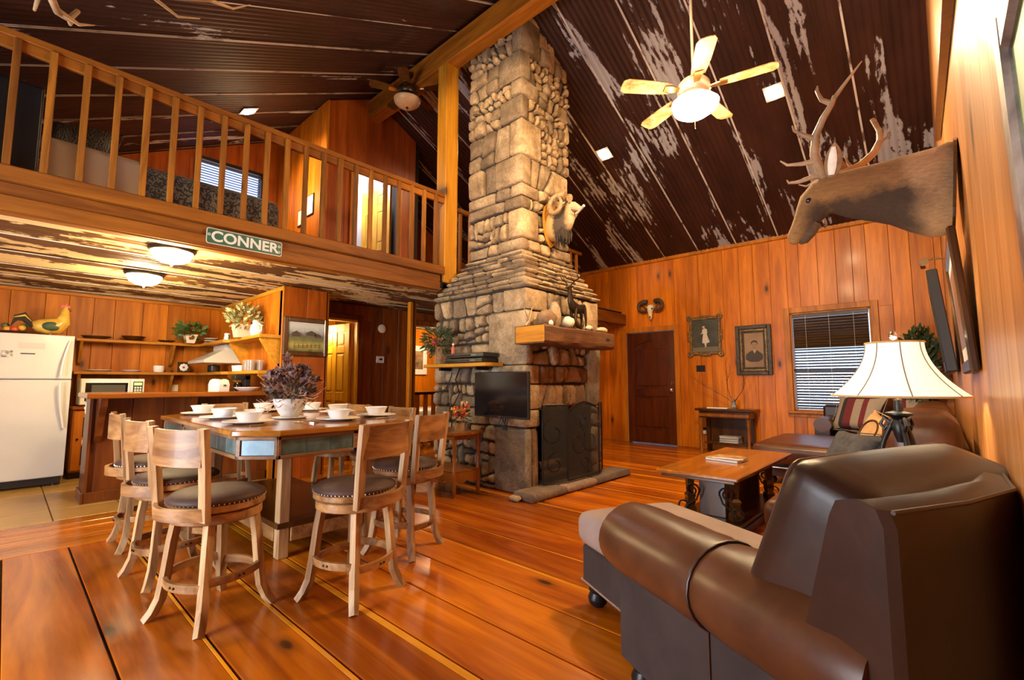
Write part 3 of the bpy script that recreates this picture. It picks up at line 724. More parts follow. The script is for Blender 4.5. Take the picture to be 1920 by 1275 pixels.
# flared courses
NC=8
for i in range(NC):
    t=i/(NC-1); z0=ZB+(ZF-ZB)*i/NC; z1=ZB+(ZF-ZB)*(i+1)/NC; z0+=rs_.uniform(-.004,.004)
    x0=BX0+(SX0-BX0)*t-.035; x1=BX1+(SX1-BX1)*t+.035; y0=BY0+(SY0-BY0)*t-.035; y1=BY1+(SY1-BY1)*t+.035
    box('course_core',x0+.05,x1-.05,y0+.05,y1-.05,z0-.004,z1+.004,M['mortar'],chim,0)
    a,c=rs_.uniform(.16,.34),rs_.uniform(.14,.3)
    L_stone(x1-a,x1+rs_.uniform(0,.02),y0-rs_.uniform(0,.02),y0+c,z0,z1,S)
    xx=x1-a
    while xx>x0+.02:
        wd=rs_.uniform(.14,.36); e=max(xx-wd,x0)
        if e-x0<.08: e=x0
        L_stone(e+.005,xx-.005,y0-rs_.uniform(-.01,.015),y0+.10,z0+rs_.uniform(0,.006),z1-rs_.uniform(0,.008),S); xx=e
    yy=y0+c
    while yy<y1-.02:
        wd=rs_.uniform(.15,.38); e=min(yy+wd,y1)
        if y1-e<.08: e=y1
        L_stone(x1-.10,x1+rs_.uniform(-.01,.015),yy+.005,e-.005,z0+rs_.uniform(0,.006),z1-rs_.uniform(0,.008),S); yy=e
    box('stone',x0,x0+.08,y0+.1,y1,z0+.003,z1-.003,S,chim,.012)
# shaft
z=ZF+.004; k=0
while z<5.5:
    h=rs_.choice([.14,.2,.34,.42,.48,.28]); z1=min(z+h,5.56)
    wl_,wr_=(rs_.uniform(.12,.2),rs_.uniform(.24,.4)) if k%2 else (rs_.uniform(.24,.42),rs_.uniform(.10,.18))
    L_stone(SX1-wl_,SX1+.022,SY0-.022,SY0+wr_,z,z1,S,.006)
    for p in shatter([(SX0,z),(SX1-wl_-.004,z),(SX1-wl_-.004,z1),(SX0,z1)],rs_.choice([.014,.03,.055,.075])): stone_poly(p,mpL(SY0+.02),dep(),S)
    for p in shatter([(SY0+wr_+.004,z),(SY1,z),(SY1,z1),(SY0+wr_+.004,z1)],rs_.choice([.014,.03,.055,.075])): stone_poly(p,mpR(SX1-.02),dep(),S)
    z=z1+.002; k+=1
# hearth slabs
hy=[3.36,3.90,4.45,5.20]
for a,b_ in zip(hy[:-1],hy[1:]): L_stone(BX1-.0,-2.80+rs_.uniform(-.02,.02),a+.004,b_-.004,0,.085,M['hearth'],.006)
L_stone(BX1+.0,-2.96,3.30,3.37,0,.06,M['hearth'],.004)
# mantel beam
mt=thing('mantel_beam','rough hewn timber mantel shelf on the stone fireplace','mantel',(0,0,0))
b=MB(); n=12; rsn=[]
for i in range(n+1):
    yy=3.42+(4.70-3.42)*i/n; j=lambda s=.006: rs_.uniform(-s,s)
    rsn.append([(-3.10,yy,1.50+j()),(-2.74+j(),yy,1.495+j(.01)),(-2.72+j(),yy,1.52+j()),(-2.72+j(.008),yy,1.655+j(.01)),(-2.735+j(),yy,1.672+j()),(-3.10,yy,1.672+j(.003))])
b.rings(rsn); b.build('beam',M['mantel'],mt,30)
MB().box(-3.09,-2.725,3.412,3.424,1.505,1.665,.006).build('cut_end',M['mend'],mt)
MB().box(-2.722,-2.716,4.52,4.59,1.575,1.61,.003).build('mortise',M['soot'],mt)
# fire screen -----------------------------------------------------------------------
fs=thing('fire_screen','black folding mesh fire screen with scrolls before the fire opening','fire screen',(0,0,0))
mesh_m,t_,b_=nt('screen_mesh'); tc=nd(t_,'ShaderNodeTexCoord'); ck=nd(t_,'ShaderNodeTexChecker'); ck.inputs['Scale'].default_value=260; t_.links.new(tc.outputs['Object'],ck.inputs['Vector'])
b_.inputs['Base Color'].default_value=(.02,.02,.02,1); b_.inputs['Roughness'].default_value=.5
al=nd(t_,'ShaderNodeMath',operation='MULTIPLY_ADD'); t_.links.new(ck.outputs['Fac'],al.inputs[0]); al.inputs[1].default_value=.35; al.inputs[2].default_value=.5; t_.links.new(al.outputs[0],b_.inputs['Alpha'])
def scr_panel(P0,P1,arch,nm):
    """panel between floor points P0,P1"""
    g=[]; h=.80; ax=Vector((P1[0]-P0[0],P1[1]-P0[1],0)); L=ax.length; ax/=L
    def W(s_,z): return (P0[0]+ax.x*s_,P0[1]+ax.y*s_,z+.085)
    top=[W(L*i/8,h-(.0 if not arch else .07)+(.09*math.sin(PI*i/8) if arch else 0)) for i in range(9)]
    path=[W(0,.02)]+top+[W(L,.02),W(0,.02)]
    q=MB(); q.tube(path,.009,6); q.build('panel_frame',M['bk'],fs)
    q=MB(); q.add([W(0,.03)]+top+[W(L,.03)],[tuple(range(11))]); q.build('mesh_sheet',mesh_m,fs)
    def scroll(s0,z0,r0,dr,a0,turn,n=18):
        pts=[]
        for i in range(n+1):
            a=R(a0+turn*i/n); rr=r0*(1-dr*i/n); pts.append(W(s0+rr*math.cos(a),z0+rr*math.sin(a)))
        MB().tube(pts,.005,5).build('scroll',M['bk'],fs)
    if arch:
        scroll(L*.30,.40,.17,.75,80,-400); scroll(L*.70,.40,.17,.75,100,400); scroll(L*.5,.16,.10,.7,270,360); scroll(L*.5,.62,.09,.7,90,360)
    else: scroll(L*.45,.52,.16,.7,100,330); scroll(L*.5,.2,.12,.75,90,360)
XS=-2.90
scr_panel((XS-.02,3.70),(XS+.04,3.96),False,'a') if False else None
scr_panel((-3.0,3.72),(-2.90,4.02),False,'a'); scr_panel((-2.90,4.02),(-2.90,4.62),True,'b'); scr_panel((-2.90,4.62),(-3.0,4.84),False,'c')
# logs inside
for i,(x_,y_,z_,a) in enumerate(((-3.42,4.25,.10,4),(-3.26,4.25,.10,-3),(-3.34,4.25,.195,0))):
    o=MB(); o.M=T(x_,y_,z_,0,90,90+a); o.tube([(0,0,-.2),(.005,.004,0),(0,0,.2)],[.045,.05,.044],10); ob=o.build('log',M['mantel'],None,40); tag(ob,('split log in the fire opening, at the back','split log in the fire opening, at the front','split log lying across the two others in the fire opening')[i],'log','logs in the fireplace')
# the smallest filler stones beyond three hundred are one part
al_=[o for o in chim.children if o.name.split('.')[0]=='stone']
def span(o):
    xs=[v.co for v in o.data.vertices]; d=[max(c[i] for c in xs)-min(c[i] for c in xs) for i in range(3)]; d.sort(); return d[1]*d[2]
al_.sort(key=span,reverse=True)
b=MB()
for o in al_[296:]:
    b.add([tuple(v.co) for v in o.data.vertices],[tuple(p.vertices) for p in o.data.polygons]); bpy.data.objects.remove(o)
if b.v: b.build('filler_stones',M['stone'],chim,50,'stuff')
# ------------------------------------------------------------------ kitchen
def leafs(b,c,n,rx,ry,rz,size,rgn,bend=.25,upb=.4,wid=.45):
    """n curved leaf blades scattered in an ellipsoid"""
    for i in range(n):
        while True:
            p=Vector((rgn.uniform(-1,1),rgn.uniform(-1,1),rgn.uniform(-1,1)))
            if .25<p.length<1: break
        pos=Vector((c[0]+p.x*rx,c[1]+p.y*ry,c[2]+p.z*rz)); d=Vector((p.x*rx,p.y*ry,p.z*rz+upb*rz)).normalized()
        d=(d+Vector((rgn.uniform(-.6,.6),rgn.uniform(-.6,.6),rgn.uniform(-.6,.6)))).normalized()
        s_=d.cross(Vector((rgn.uniform(-1,1),rgn.uniform(-1,1),rgn.uniform(-1,1)))).normalized(); nn=d.cross(s_)
        L=size*rgn.uniform(.7,1.3); w_=L*wid
        v=[pos,pos+d*L*.35+s_*w_*.5+nn*L*.05,pos+d*L*.35-s_*w_*.5+nn*L*.05,pos+d*L*.75+s_*w_*.35-nn*L*bend*.2,pos+d*L*.75-s_*w_*.35-nn*L*bend*.2,pos+d*L-nn*L*bend*.5]
        b.add(v,[(0,1,2),(1,3,4,2),(3,5,4)])
    return b
lg1=leaf('leaf_green',(.10,.20,.035),(.035,.075,.015)); lg2=leaf('leaf_dark',(.045,.085,.025),(.015,.03,.01)); lg3=leaf('leaf_pale',(.50,.50,.24),(.22,.25,.08))
# fridge
fr=thing('refrigerator','white top-freezer refrigerator with curved handles at the kitchen wall','refrigerator',(-7.15,.13,0))
MB().box(-.70,-.055,-.37,.37,.03,1.60,.012).build('body',M['white'],fr,40)
def fdoor(z0,z1,nm):
    rows=[]; n=10
    for i in range(n+1):
        yy=-.37+.74*i/n; bow=.03*(1-((yy)/.37)**2); rows.append([(-.05,yy,z0),(-.008+bow,yy,z0),(0+bow,yy,z0+.01),(0+bow,yy,z1-.01),(-.008+bow,yy,z1),(-.05,yy,z1)])
    return MB().rings(rows).build(nm,M['white'],fr,35)
fz=fdoor(1.155,1.635,'freezer_door'); fd_=fdoor(.10,1.145,'fridge_door')
hm=flat('fridge_handle',(.72,.69,.63),.3)
def fh(z0,z1,b0,b1,par):
    pts=[]; 
    for i in range(13):
        t=i/12; z=z0+(z1-z0)*t; pts.append((.03+.045*math.sin(PI*(b0+(b1-b0)*t)),.335-.055*math.sin(PI*(b0+(b1-b0)*t)),z))
    MB().tube(pts,.012,8,sq=None).build('handle',hm,par,50)
fh(1.19,1.58,.5,1.0,fz); fh(.62,1.115,0,.5,fd_)
box('toe_grille',-.05,-.01,-.37,.35,.02,.095,M['bkp'],fr); box('hinge_cover',-.12,-.02,.29,.36,1.60,1.622,M['white'],fr)
for s_ in(-.3,.3): MB().lathe([(0,0),(.02,0),(.02,.03),(0,.03)],10,(-.1,s_,0)).build('foot',M['bkp'],fr)
def onfr(yy): return -7.15+.03*(1-((yy-.13)/.37)**2)+.0005
for (y0,y1,z0,z1,mt,lb) in((.07,.27,1.475,1.54,'paper','sheet of printed paper on the freezer door'),):
    tag(box('note_paper',onfr(.17),onfr(.17)+.002,y0,y1,z0,z1,flat('grey_paper',(.50,.48,.43),.8),None,0),lb,'paper')
mg=box('fridge_magnet',onfr(-.01),onfr(-.01)+.006,-.045,.035,1.38,1.45,mottled('magnet_print',(.7,.66,.6),(.1,.08,.07),30,.6,0),None,.002); tag(mg,'square picture magnet on the freezer door','magnet')
tag(box('pen',onfr(.16),onfr(.16)+.008,.09,.20,1.418,1.428,M['bkp'],None,.002),'slim black marker held on the freezer door','pen')
# rooster and basket on the fridge
rgk=random.Random(5)
ro=thing('rooster_figure','yellow ceramic rooster figurine on top of the refrigerator','figurine',(-7.42,.31,1.60),R(90)); ro.scale=(1.15,1.15,1.3)
yel=mottled('rooster_glaze',(.75,.48,.08),(.55,.28,.03),10,.35,.2)
b=MB(); b.tube([(-.15,0,.13),(-.09,0,.12),(-.02,0,.115),(.05,0,.125),(.085,0,.165),(.092,0,.22),(.095,0,.265),(.10,0,.30)],[.015,.055,.072,.075,.062,.042,.032,.012],12); b.build('body',yel,ro,60)
b=MB(); b.tube([(.10,0,.275),(.125,0,.272),(.145,0,.266)],[.022,.014,.003],8); b.build('beak',M['brass'],ro,60)
rd=flat('rooster_red',(.45,.03,.02),.4)
MB().prism([(.06,.29),(.07,.325),(.085,.305),(.10,.335),(.115,.305),(.125,.32),(.125,.285)],-.006,.006,'y').build('comb',rd,ro); MB().ell((.118,0,.235),.008,.006,.02,8,6).build('wattle',rd,ro,60)
for i,(mx,cl) in enumerate((((.12),M['ramd']),((.16),yel),((.2),lg2))):
    MB().tube([(-.12,.012*(i-1),.11),(-.19,.02*(i-1),.17+.02*i),(-.24,.03*(i-1),.16+.015*i),(-.27,.03*(i-1),.10)],[.02,.022,.016,.003],8).build('tail_feather',cl,ro,60)
for s_ in(-1,1): MB().tube([(.0,.025*s_,0),(.0,.025*s_,.07)],.009,6).build('leg',M['brass'],ro); MB().ell((.005,.062*s_,.115),.07,.014,.04,10,6).build('wing',lg2,ro,60)
MB().lathe([(0,0),(.055,0),(.05,.012),(0,.012)],14).build('base',M['bronze'],ro)
ba=thing('fruit_basket','dark basket heaped with artificial fruit on the refrigerator','basket',(-7.45,.03,1.60))
MB().lathe([(.0,0),(.085,0),(.115,.07),(.122,.075),(.11,.07),(.08,.012),(0,.012)],18).build('bowl',M['dkwood'],ba,50)
for i,(a,c_) in enumerate(zip(range(7),((.6,.08,.03),(.7,.35,.04),(.15,.22,.04),(.6,.45,.08),(.55,.12,.03),(.1,.12,.04),(.7,.3,.04)))):
    MB().ell((.06*math.cos(a*.9),.07*math.sin(a*.9),.095+.02*(a%3)),.035,.035,.032,10,7).build('fruit',flat('fruit_%d'%i,c_,.4),ba,60)
# back counter with microwave
kc2=thing('kitchen_cabinet','orange pine base cabinet with glazed doors under the microwave','cabinet',(-8.02,.56,0))
CW=1.50
box('body',0,.58,0,CW,.08,.80,M['wallk'],kc2); box('toe_kick',.02,.53,.0,CW,0,.08,M['bkp'],kc2)
for i in range(3):
    y0=i*CW/3
    d=box('door',.58,.60,y0+.01,y0+CW/3-.01,.10,.78,M['wallk'],kc2)
    box('door_pane',.597,.603,y0+.09,y0+CW/3-.09,.48,.71,M['screen'],d,.002); box('door_pane',.597,.603,y0+.09,y0+CW/3-.09,.16,.38,M['screen'],d,.002); box('shelf_edge',.598,.606,y0+.09,y0+CW/3-.09,.40,.45,M['cream'],d,.002)
    MB().ell((.612,y0+.05,.46),.012,.012,.012,8,6).build('knob',M['bk'],d,60)
ct=tag(MB().box(-8.02,-7.40,.55,2.14,.80,.838,.006).build('countertop',M['bartop']),'dark wooden countertop along the kitchen back wall','countertop')
mw=thing('microwave','white microwave oven with black glass door on the counter','microwave',(-7.42,.90,.838))
box('case',-.36,-.01,-.30,.30,.012,.325,M['wplast'],mw,.008)
fd=box('door',-.012,.008,-.295,.155,.018,.32,M['wplast'],mw,.005); box('window',.008,.011,-.255,.135,.06,.275,M['screen'],fd,.002); box('mesh',.011,.0125,-.2,.11,.085,.25,flat('mw_mesh',(.05,.045,.02),.5),fd,.001)
cp=box('control_panel',-.012,.009,.165,.295,.018,.32,M['wplast'],mw,.004); box('keypad',.009,.011,.185,.28,.05,.29,M['bkp'],cp,.001)
box('clock_display',.011,.012,.195,.27,.245,.275,flat('green_led',(.2,.5,.05),.4,0,3,(.45,1,.1)),cp,0)
for i in range(5):
    for j in range(3): box('key',.011,.0125,.198+.026*j,.217+.026*j,.075+.032*i,.098+.032*i,M['wplast'],cp,0)
for a in(-.25,.25): box('foot',-.3,-.05,a-.02,a+.02,0,.012,M['bkp'],mw,0)
# shelves on the back wall and the side wall
def shelf_run(z,nm,lb,dep_,items=None,dr=.33):
    s=thing(nm,lb,'shelf',(-8.03,0,z))
    box('board',0,dep_,.56,2.14,-.035,0,M['shelfy'],s)
    MB().prism([(dep_,2.15-.26),(dep_+.02,2.15-.30),(1.05,2.15-.30),(1.30,2.15-.30),(1.36,2.15-.24),(2.41,2.15-.0-.24),(2.41,2.148),(dep_,2.148)],-.035,0).build('side_board',M['shelfx'],s)
    for yy in(.60,1.55): MB().prism([(0,-.035),(dep_-.03,-.035),(dep_-.06,-.08),(.05,-.30),(0,-.33)],yy,yy+.03,'y').build('bracket',M['shelfy'],s)
    q=MB(); q.prism([(2.148,-.035),(1.93,-.035),(1.93,-.06),(2.10,-dr),(2.148,-dr)],1.28,1.31,'x'); q.build('bracket',M['shelfx'],s)
    q=MB(); q.prism([(2.148,-.035),(1.93,-.035),(1.93,-.06),(2.10,-dr),(2.148,-dr)],2.34,2.37,'x'); q.build('bracket',M['shelfx'],s)
    return s
shelf_run(1.665,'wall_shelf','upper pine corner shelf with dark plates and potted plants',.25)
shelf_run(1.255,'wall_shelf','lower pine corner shelf with white dishes',.25,dr=.2)
def plate(loc,label,r_=.11,mat=None,h=.02,group=None,cat='plate',nm='plate',tilt=0):
    o=MB().lathe([(0,0),(r_*.55,0),(r_*.62,.004),(r_,h),(r_,h+.004),(r_*.6,.010),(0,.008)],24); o=o.build(nm,mat or M['china'],None,50); o.location=loc
    return tag(o,label,cat,group)
plate((-7.88,.75,1.665),'wide dark plate at the fridge end of the upper shelf',.15,M['dkwood'],.035); 
b=MB().lathe([(0,0),(.07,0),(.13,.06),(.135,.062),(.12,.055),(.06,.012),(0,.012)],20).build('bowl',M['dkwood'],None,50); b.location=(-7.88,1.12,1.665); tag(b,'dark wooden bowl in the middle of the upper shelf','bowl')
MB_=plate((-7.88,1.48,1.665),'small dark dish on the upper shelf beside the leafy pot',.10,M['dkwood'],.03)
plate((-7.9,.80,1.255),'large white platter on the lower shelf above the microwave',.145,M['china'],.02); plate((-7.9,1.13,1.255),'smaller white plate on the lower shelf right of the platter',.11,M['china'],.02)
b=MB().lathe([(0,0),(.05,0),(.062,.02),(.063,.09),(.058,.09),(.055,.02),(0,.012)],20).build('cup',M['china'],None,50); b.location=(-7.9,1.42,1.255); tag(b,'plain white pot on the lower shelf beside the framed flower','cup')
ff=thing('flower_picture','small framed white flower picture standing on the lower shelf','picture',(-7.88,1.70,1.255)); 
for a,b_,c,d in((-.075,-.06,0,.15),(.06,.075,0,.15),(-.06,.06,0,.015),(-.06,.06,.135,.15)): box('frame',-.008,.012,a,b_,c,d,M['dkwood'],ff,.002)
box('backing',-.006,0,-.06,.06,.015,.135,M['dkwood'],ff,0)
for k in range(8):
    a=2*PI*k/8; q=MB(); q.M=T(.004,.034*math.cos(a),.075+.034*math.sin(a)); q.ell((0,0,0),.004,.02,.02,10,6); q.build('petal',M['china'],ff,60)
MB().ell((.008,0,.075),.005,.014,.014,10,6).build('flower_centre',flat('flower_red',(.5,.06,.03),.6),ff,60)
def potplant(loc,label,pm,lm,h,r0,r1,cr,n,seed,sz,nm='potted_plant',lz=.8,square=True):
    o=thing(nm,label,'plant',loc)
    rr=random.Random(seed)
    if square:
        q=MB(); a,c=r0,r1; q.rings([[(s*k,t*k,z) for s,t in((-1,-1),(1,-1),(1,1),(-1,1))] for k,z in((a,0),(c,h),(c*.92,h),(c*.9,h*.85))]); q.build('pot',pm,o)
    else: MB().lathe([(0,0),(r0,0),(r1,h),(r1*.9,h),(r1*.85,h*.8),(0,h*.8)],18).build('pot',pm,o,50)
    q=MB(); leafs(q,(0,0,h+cr*lz*.55),n,cr,cr,cr*lz,sz,rr); q.build('foliage',lm,o,0,'stuff')
    q=MB()
    for i in range(7): a=rr.uniform(0,6.28); q.tube([(0,0,h*.8),(cr*.4*math.cos(a),cr*.4*math.sin(a),h+cr*.4),(cr*.7*math.cos(a),cr*.7*math.sin(a),h+cr*.7)],.003,4)
    q.build('stems',lm,o,0,'stuff'); return o
pp=potplant((-7.72,1.72,1.665),'leafy green plant in a cream square pot on the upper shelf',M['cream'],lg1,.12,.045,.075,.17,150,3,.075,lz=.6); box('pot_label',.062,.066,-.03,.03,.05,.09,rd,pp,0)
st=thing('stacked_dishes','short stack of dark and tan dishes beside the leafy pot','dishes',(-7.68,1.97,1.665))
for i in range(5): MB().lathe([(0,0),(.07,0),(.09,.014),(.09,.017),(0,.010)],18,(0,0,.016*i)).build('dish',M['dkwood'] if i%2 else M['cream'],st,50)
cr=thing('cow_creamer','white jug with dark spots standing on the upper shelf','jug',(-7.15,2.02,1.665)); MB().lathe([(0,0),(.04,0),(.045,.05),(.036,.09),(.04,.12),(.036,.12),(.03,.09),(0,.02)],16).build('body',M['china'],cr,50); MB().tube([(.04,0,.10),(.075,0,.09),(.075,0,.04),(.042,0,.03)],.007,6).build('handle',M['bkp'],cr,50); MB().tube([(-.03,0,.1),(-.06,0,.125)],[.014,.008],8).build('spout',M['china'],cr,50)
potplant((-6.28,1.93,1.665),'pale flowering plant in a yellow tub at the end of the upper shelf',M['cream'],lg3,.16,.07,.095,.185,260,8,.07,lz=.85)
pj=thing('bird_pitcher','white bird-shaped pitcher beside the flowering plant','pitcher',(-5.92,1.97,1.665),R(200)); MB().lathe([(0,0),(.05,0),(.068,.05),(.06,.11),(.038,.15),(.036,.17),(0,.19)],18).build('body',M['china'],pj,50); MB().tube([(.0,0,.165),(.035,0,.175),(.065,0,.168)],[.03,.022,.004],10).build('head',M['china'],pj,50); MB().tube([(-.04,0,.15),(-.09,0,.12),(-.085,0,.06),(-.055,0,.04)],.008,6).build('handle',M['china'],pj,50); MB().ell((.04,-.02,.178),.004,.003,.004,6,4).build('eye',M['bkp'],pj)
# range hood, stove things
ho=thing('range_hood','white stove hood between the two corner shelves','range hood',(-7.2,2.14,1.37))
MB().rings([[(-.38,0,0),(.38,0,0),(.38,-.46,0),(-.38,-.46,0)],[(-.38,0,.04),(.38,0,.04),(.38,-.46,.035),(-.38,-.46,.035)],[(-.27,0,.17),(.27,0,.17),(.27,-.22,.17),(-.27,-.22,.17)]]).build('canopy',M['white'],ho); box('duct_box',-.25,.25,-.20,-.005,.17,.25,M['white'],ho)
spot('hood_lamp',(-7.2,1.95,1.36),(0,0,0),P_HOOD,(1,.8,.5),120,.05)
cn=thing('canister','dark ribbed canister on the lower shelf under the hood','canister',(-7.42,1.95,1.255)); MB().lathe([(0,0),(.07,0),(.075,.02),(.075,.09),(.07,.095),(0,.095)],18).build('jar',M['bkp'],cn,40); MB().lathe([(0,.096),(.06,.096),(.055,.104),(.012,.107),(.012,.112),(0,.113)],16).build('lid',M['bkp'],cn,40)
for i in range(5):
    b=MB().lathe([(0,0),(.03,0),(.04,.075),(.037,.075),(.028,.008),(0,.008)],14).build('mug',M['china'],None,50); b.location=(-6.6+.10*(i%3)*1.0,1.97+.085*(i//3),1.255); tag(b,['white mug nearest the hood on the side shelf','second white mug from the hood on the side shelf','third white mug from the hood on the side shelf','white mug at the wall behind the first','white mug at the wall behind the second'][i],'cup','white mugs on the side shelf')
gl=flat('clear_tumbler',(.85,.8,.7),.12,trans=.8)
for i in range(6):
    b=MB().lathe([(0,0),(.032,0),(.038,.13),(.035,.13),(.029,.012),(0,.012)],14).build('tumbler',gl,None,50); b.location=(-6.16+.09*(i%3),1.96+.095*(i//3),1.255); tag(b,'clear drinking glass on the lower side shelf, '+['left','middle','right'][i%3]+' in the '+['front','back'][i//3]+' row','glass','tumblers on the side shelf')
# toaster / coffee maker / dish on the side counter
kc3=thing('kitchen_cabinet','base cabinet below the shelves on the kitchen side wall','cabinet',(-7.38,1.52,0)); box('body',0,1.02,.0,.62,.08,.80,M['wallk'],kc3); box('toe_kick',0,1.02,.04,.6,0,.08,M['bkp'],kc3)
for i in range(2): dd=box('door',.02+.50*i,.50+.50*i,-.02,0,.1,.78,M['wallk'],kc3); MB().ell((.08+.50*i,-.03,.6),.012,.012,.012,8,6).build('knob',M['bk'],dd,60)
tag(MB().box(-7.38,-6.35,1.50,2.145,.80,.838,.006).build('countertop',M['bartop']),'countertop on the kitchen side wall','countertop')
to=thing('toaster','white rounded toaster at the far end of the bar top','toaster',(-6.08,1.66,1.02),R(15)); to.scale=(.72,.72,.72); q=MB(); q.prism([(-.14,0),(.14,0),(.15,.1),(.11,.17),(.04,.19),(-.04,.19),(-.11,.17),(-.15,.1)],-.08,.08,'y'); q.build('shell',M['china'],to,50); box('slot',-.1,.1,-.03,-.012,.185,.192,M['bkp'],to,0); box('lever',.148,.17,-.02,.02,.08,.1,M['bkp'],to)
cm=thing('coffee_maker','black coffee maker beside the toaster on the bar top','coffee maker',(-6.10,1.90,1.02),R(0)); cm.scale=(.72,.72,.58); box('base',-.1,.1,-.13,.1,0,.04,M['bkp'],cm); box('tower',-.1,.1,.02,.1,.04,.30,M['bkp'],cm); box('head',-.1,.1,-.13,.1,.22,.32,M['bkp'],cm,.01); MB().lathe([(0,.042),(.06,.042),(.07,.1),(.05,.17),(.045,.17),(.06,.1),(0,.05)],16,(0,-.055,0)).build('carafe',M['screen'],cm,50)
plate((-5.78,1.86,1.02),'white serving dish beside the coffee maker',.13,M['china'],.04)
for (x_,y_,z_,nm,lb) in((-8.028,1.62,1.03,'outlet_plate','ivory socket plate on the kitchen wall above the counter'),):
    o=thing(nm,lb,'outlet',(x_,y_,z_)); box('plate',0,.006,-.06,.06,-.055,.055,M['cream'],o); box('socket',.006,.009,-.035,-.01,-.02,.02,M['wplast'],o,.001); box('socket',.006,.009,.01,.035,-.02,.02,M['wplast'],o,.001)
gg=thing('sunglasses','dark sunglasses lying on the counter beside the microwave','sunglasses',(-7.5,1.36,.838)); 
for s_ in(-1,1): MB().ell((0,.033*s_,.022),.006,.028,.02,12,6).build('lens',M['screen'],gg,60); MB().tube([(0,.06*s_,.03),(-.1,.058*s_,.03),(-.13,.056*s_,.012)],.003,5).build('temple',M['bkp'],gg)
MB().tube([(.002,-.012,.028),(.004,0,.031),(.002,.012,.028)],.003,5).build('bridge',M['bkp'],gg)
# bar peninsula
br=thing('breakfast_bar','dark stained breakfast bar with corbels between kitchen and table','bar',(0,0,0))
for i in range(6): box('panel_board',-5.92,-5.90,.62+.255*i+.001,.62+.255*(i+1)-.001,.09,.97,M['bar'],br)
box('body',-6.25,-5.92,.58,2.13,.0,.97,M['bar'],br); box('end_panel',-6.26,-5.88,.555,.58,.0,.97,M['bar'],br)
box('base_board',-5.90,-5.875,.56,2.13,0,.10,M['bar'],br); box('base_board',-6.28,-5.87,.535,.558,0,.10,M['bar'],br)
MB().box(-6.32,-5.55,.50,2.13,.972,1.02,.008).build('bar_top',M['bartop'],br)
for yy in(.60,1.30,2.0): MB().prism([(-5.895,.97),(-5.60,.97),(-5.62,.90),(-5.72,.80),(-5.80,.62),(-5.895,.55)],yy,yy+.05,'y').build('corbel',M['bar'],br)
o=thing('outlet_plate','ivory switch plate on the end of the breakfast bar','outlet',(-5.90,.533,.88)); box('plate',-.035,.035,-.008,0,-.055,.055,M['cream'],o); box('toggle',-.006,.006,-.016,-.008,-.012,.012,M['wplast'],o,0)
# painting on the end wall
pt=thing('landscape_painting','framed farm landscape painting on the board wall beside the hall','painting',(-5.60,2.42,1.66))
for a,b_,c,d in((-.27,-.215,-.23,.23),(.215,.27,-.23,.23),(-.215,.215,-.23,-.175),(-.215,.215,.175,.23)): box('frame',0,.03,a,b_,c,d,M['dkwood'],pt,.008)
pm,t_,b_=nt('landscape_print'); tc=nd(t_,'ShaderNodeTexCoord'); sx=nd(t_,'ShaderNodeSeparateXYZ'); t_.links.new(tc.outputs['Generated'],sx.inputs[0]); nz=noise(t_,tc.outputs['Generated'],6,5,.6); ma=nd(t_,'ShaderNodeMath',operation='MULTIPLY_ADD'); t_.links.new(nz.outputs[0],ma.inputs[0]); ma.inputs[1].default_value=.3; t_.links.new(sx.outputs[2],ma.inputs[2])
rr_=ramp(t_,[(.15,(.06,.05,.02)),(.35,(.35,.30,.06)),(.55,(.12,.13,.04)),(.72,(.08,.07,.05)),(.85,(.30,.34,.36)),(1,(.45,.48,.47))]); t_.links.new(ma.outputs[0],rr_.inputs[0]); t_.links.new(rr_.outputs[0],b_.inputs['Base Color']); b_.inputs['Roughness'].default_value=.4
box('canvas',.004,.014,-.215,.215,-.175,.175,pm,pt,0)
brn=flat('print_brown',(.06,.04,.025),.6)
for a,w_,z_,h_ in((-.12,.10,.0,.07),(.06,.12,.02,.06),(.14,.08,.0,.05)): MB().prism([(a-w_/2,z_),(a+w_/2,z_),(a+w_/2,z_+h_*.6),(a,z_+h_),(a-w_/2,z_+h_*.6)],.014,.0155,'x').build('painted_barn',brn,pt)
for k in range(7): MB().prism([(-.14+.05*k,-.13),(-.134+.05*k,-.13),(-.134+.05*k,-.08),(-.14+.05*k,-.08)],.014,.0155,'x').build('painted_post',brn,pt)
for zz in(-.12,-.10): MB().prism([(-.15,zz-.02),(.19,zz+.012),(.19,zz+.018),(-.15,zz-.014)],.014,.0155,'x').build('painted_rail',brn,pt)
# hall wall fittings, stair room
o=thing('thermostat','white thermostat with small display on the dark hall wall','thermostat',(-6.20,3.80,1.46)); box('cover',0,.025,-.065,.065,-.05,.05,M['wplast'],o,.006); box('display',.025,.027,-.02,.03,-.012,.02,M['bkp'],o,0)
o=thing('smoke_alarm','round beige alarm disc on the dark hall wall','alarm',(-6.20,3.82,1.93)); q=MB(); q.M=T(0,0,0,0,90,0); q.lathe([(0,.0),(.065,0),(.065,.02),(.05,.032),(0,.034)],24); q.build('housing',M['cream'],o,40); q=MB(); q.M=T(0,0,0,0,90,0); q.lathe([(.02,.033),(.03,.036),(.02,.037)],16); q.build('vent_ring',M['cream'],o)
o=thing('framed_print','white-matted framed print in the stair room beyond the hall','picture',(-8.03,5.80,1.58))
for a,b_,c,d in((-.25,-.22,-.30,.30),(.22,.25,-.30,.30),(-.22,.22,-.30,-.27),(-.22,.22,.27,.30)): box('frame',0,.02,a,b_,c,d,M['wplast'],o)
box('mat_board',0,.008,-.22,.22,-.27,.27,M['paper'],o,0); box('print',.008,.010,-.13,.15,-.19,.19,mottled('animal_print',(.45,.25,.1),(.05,.03,.02),5,.6,0),o,0)
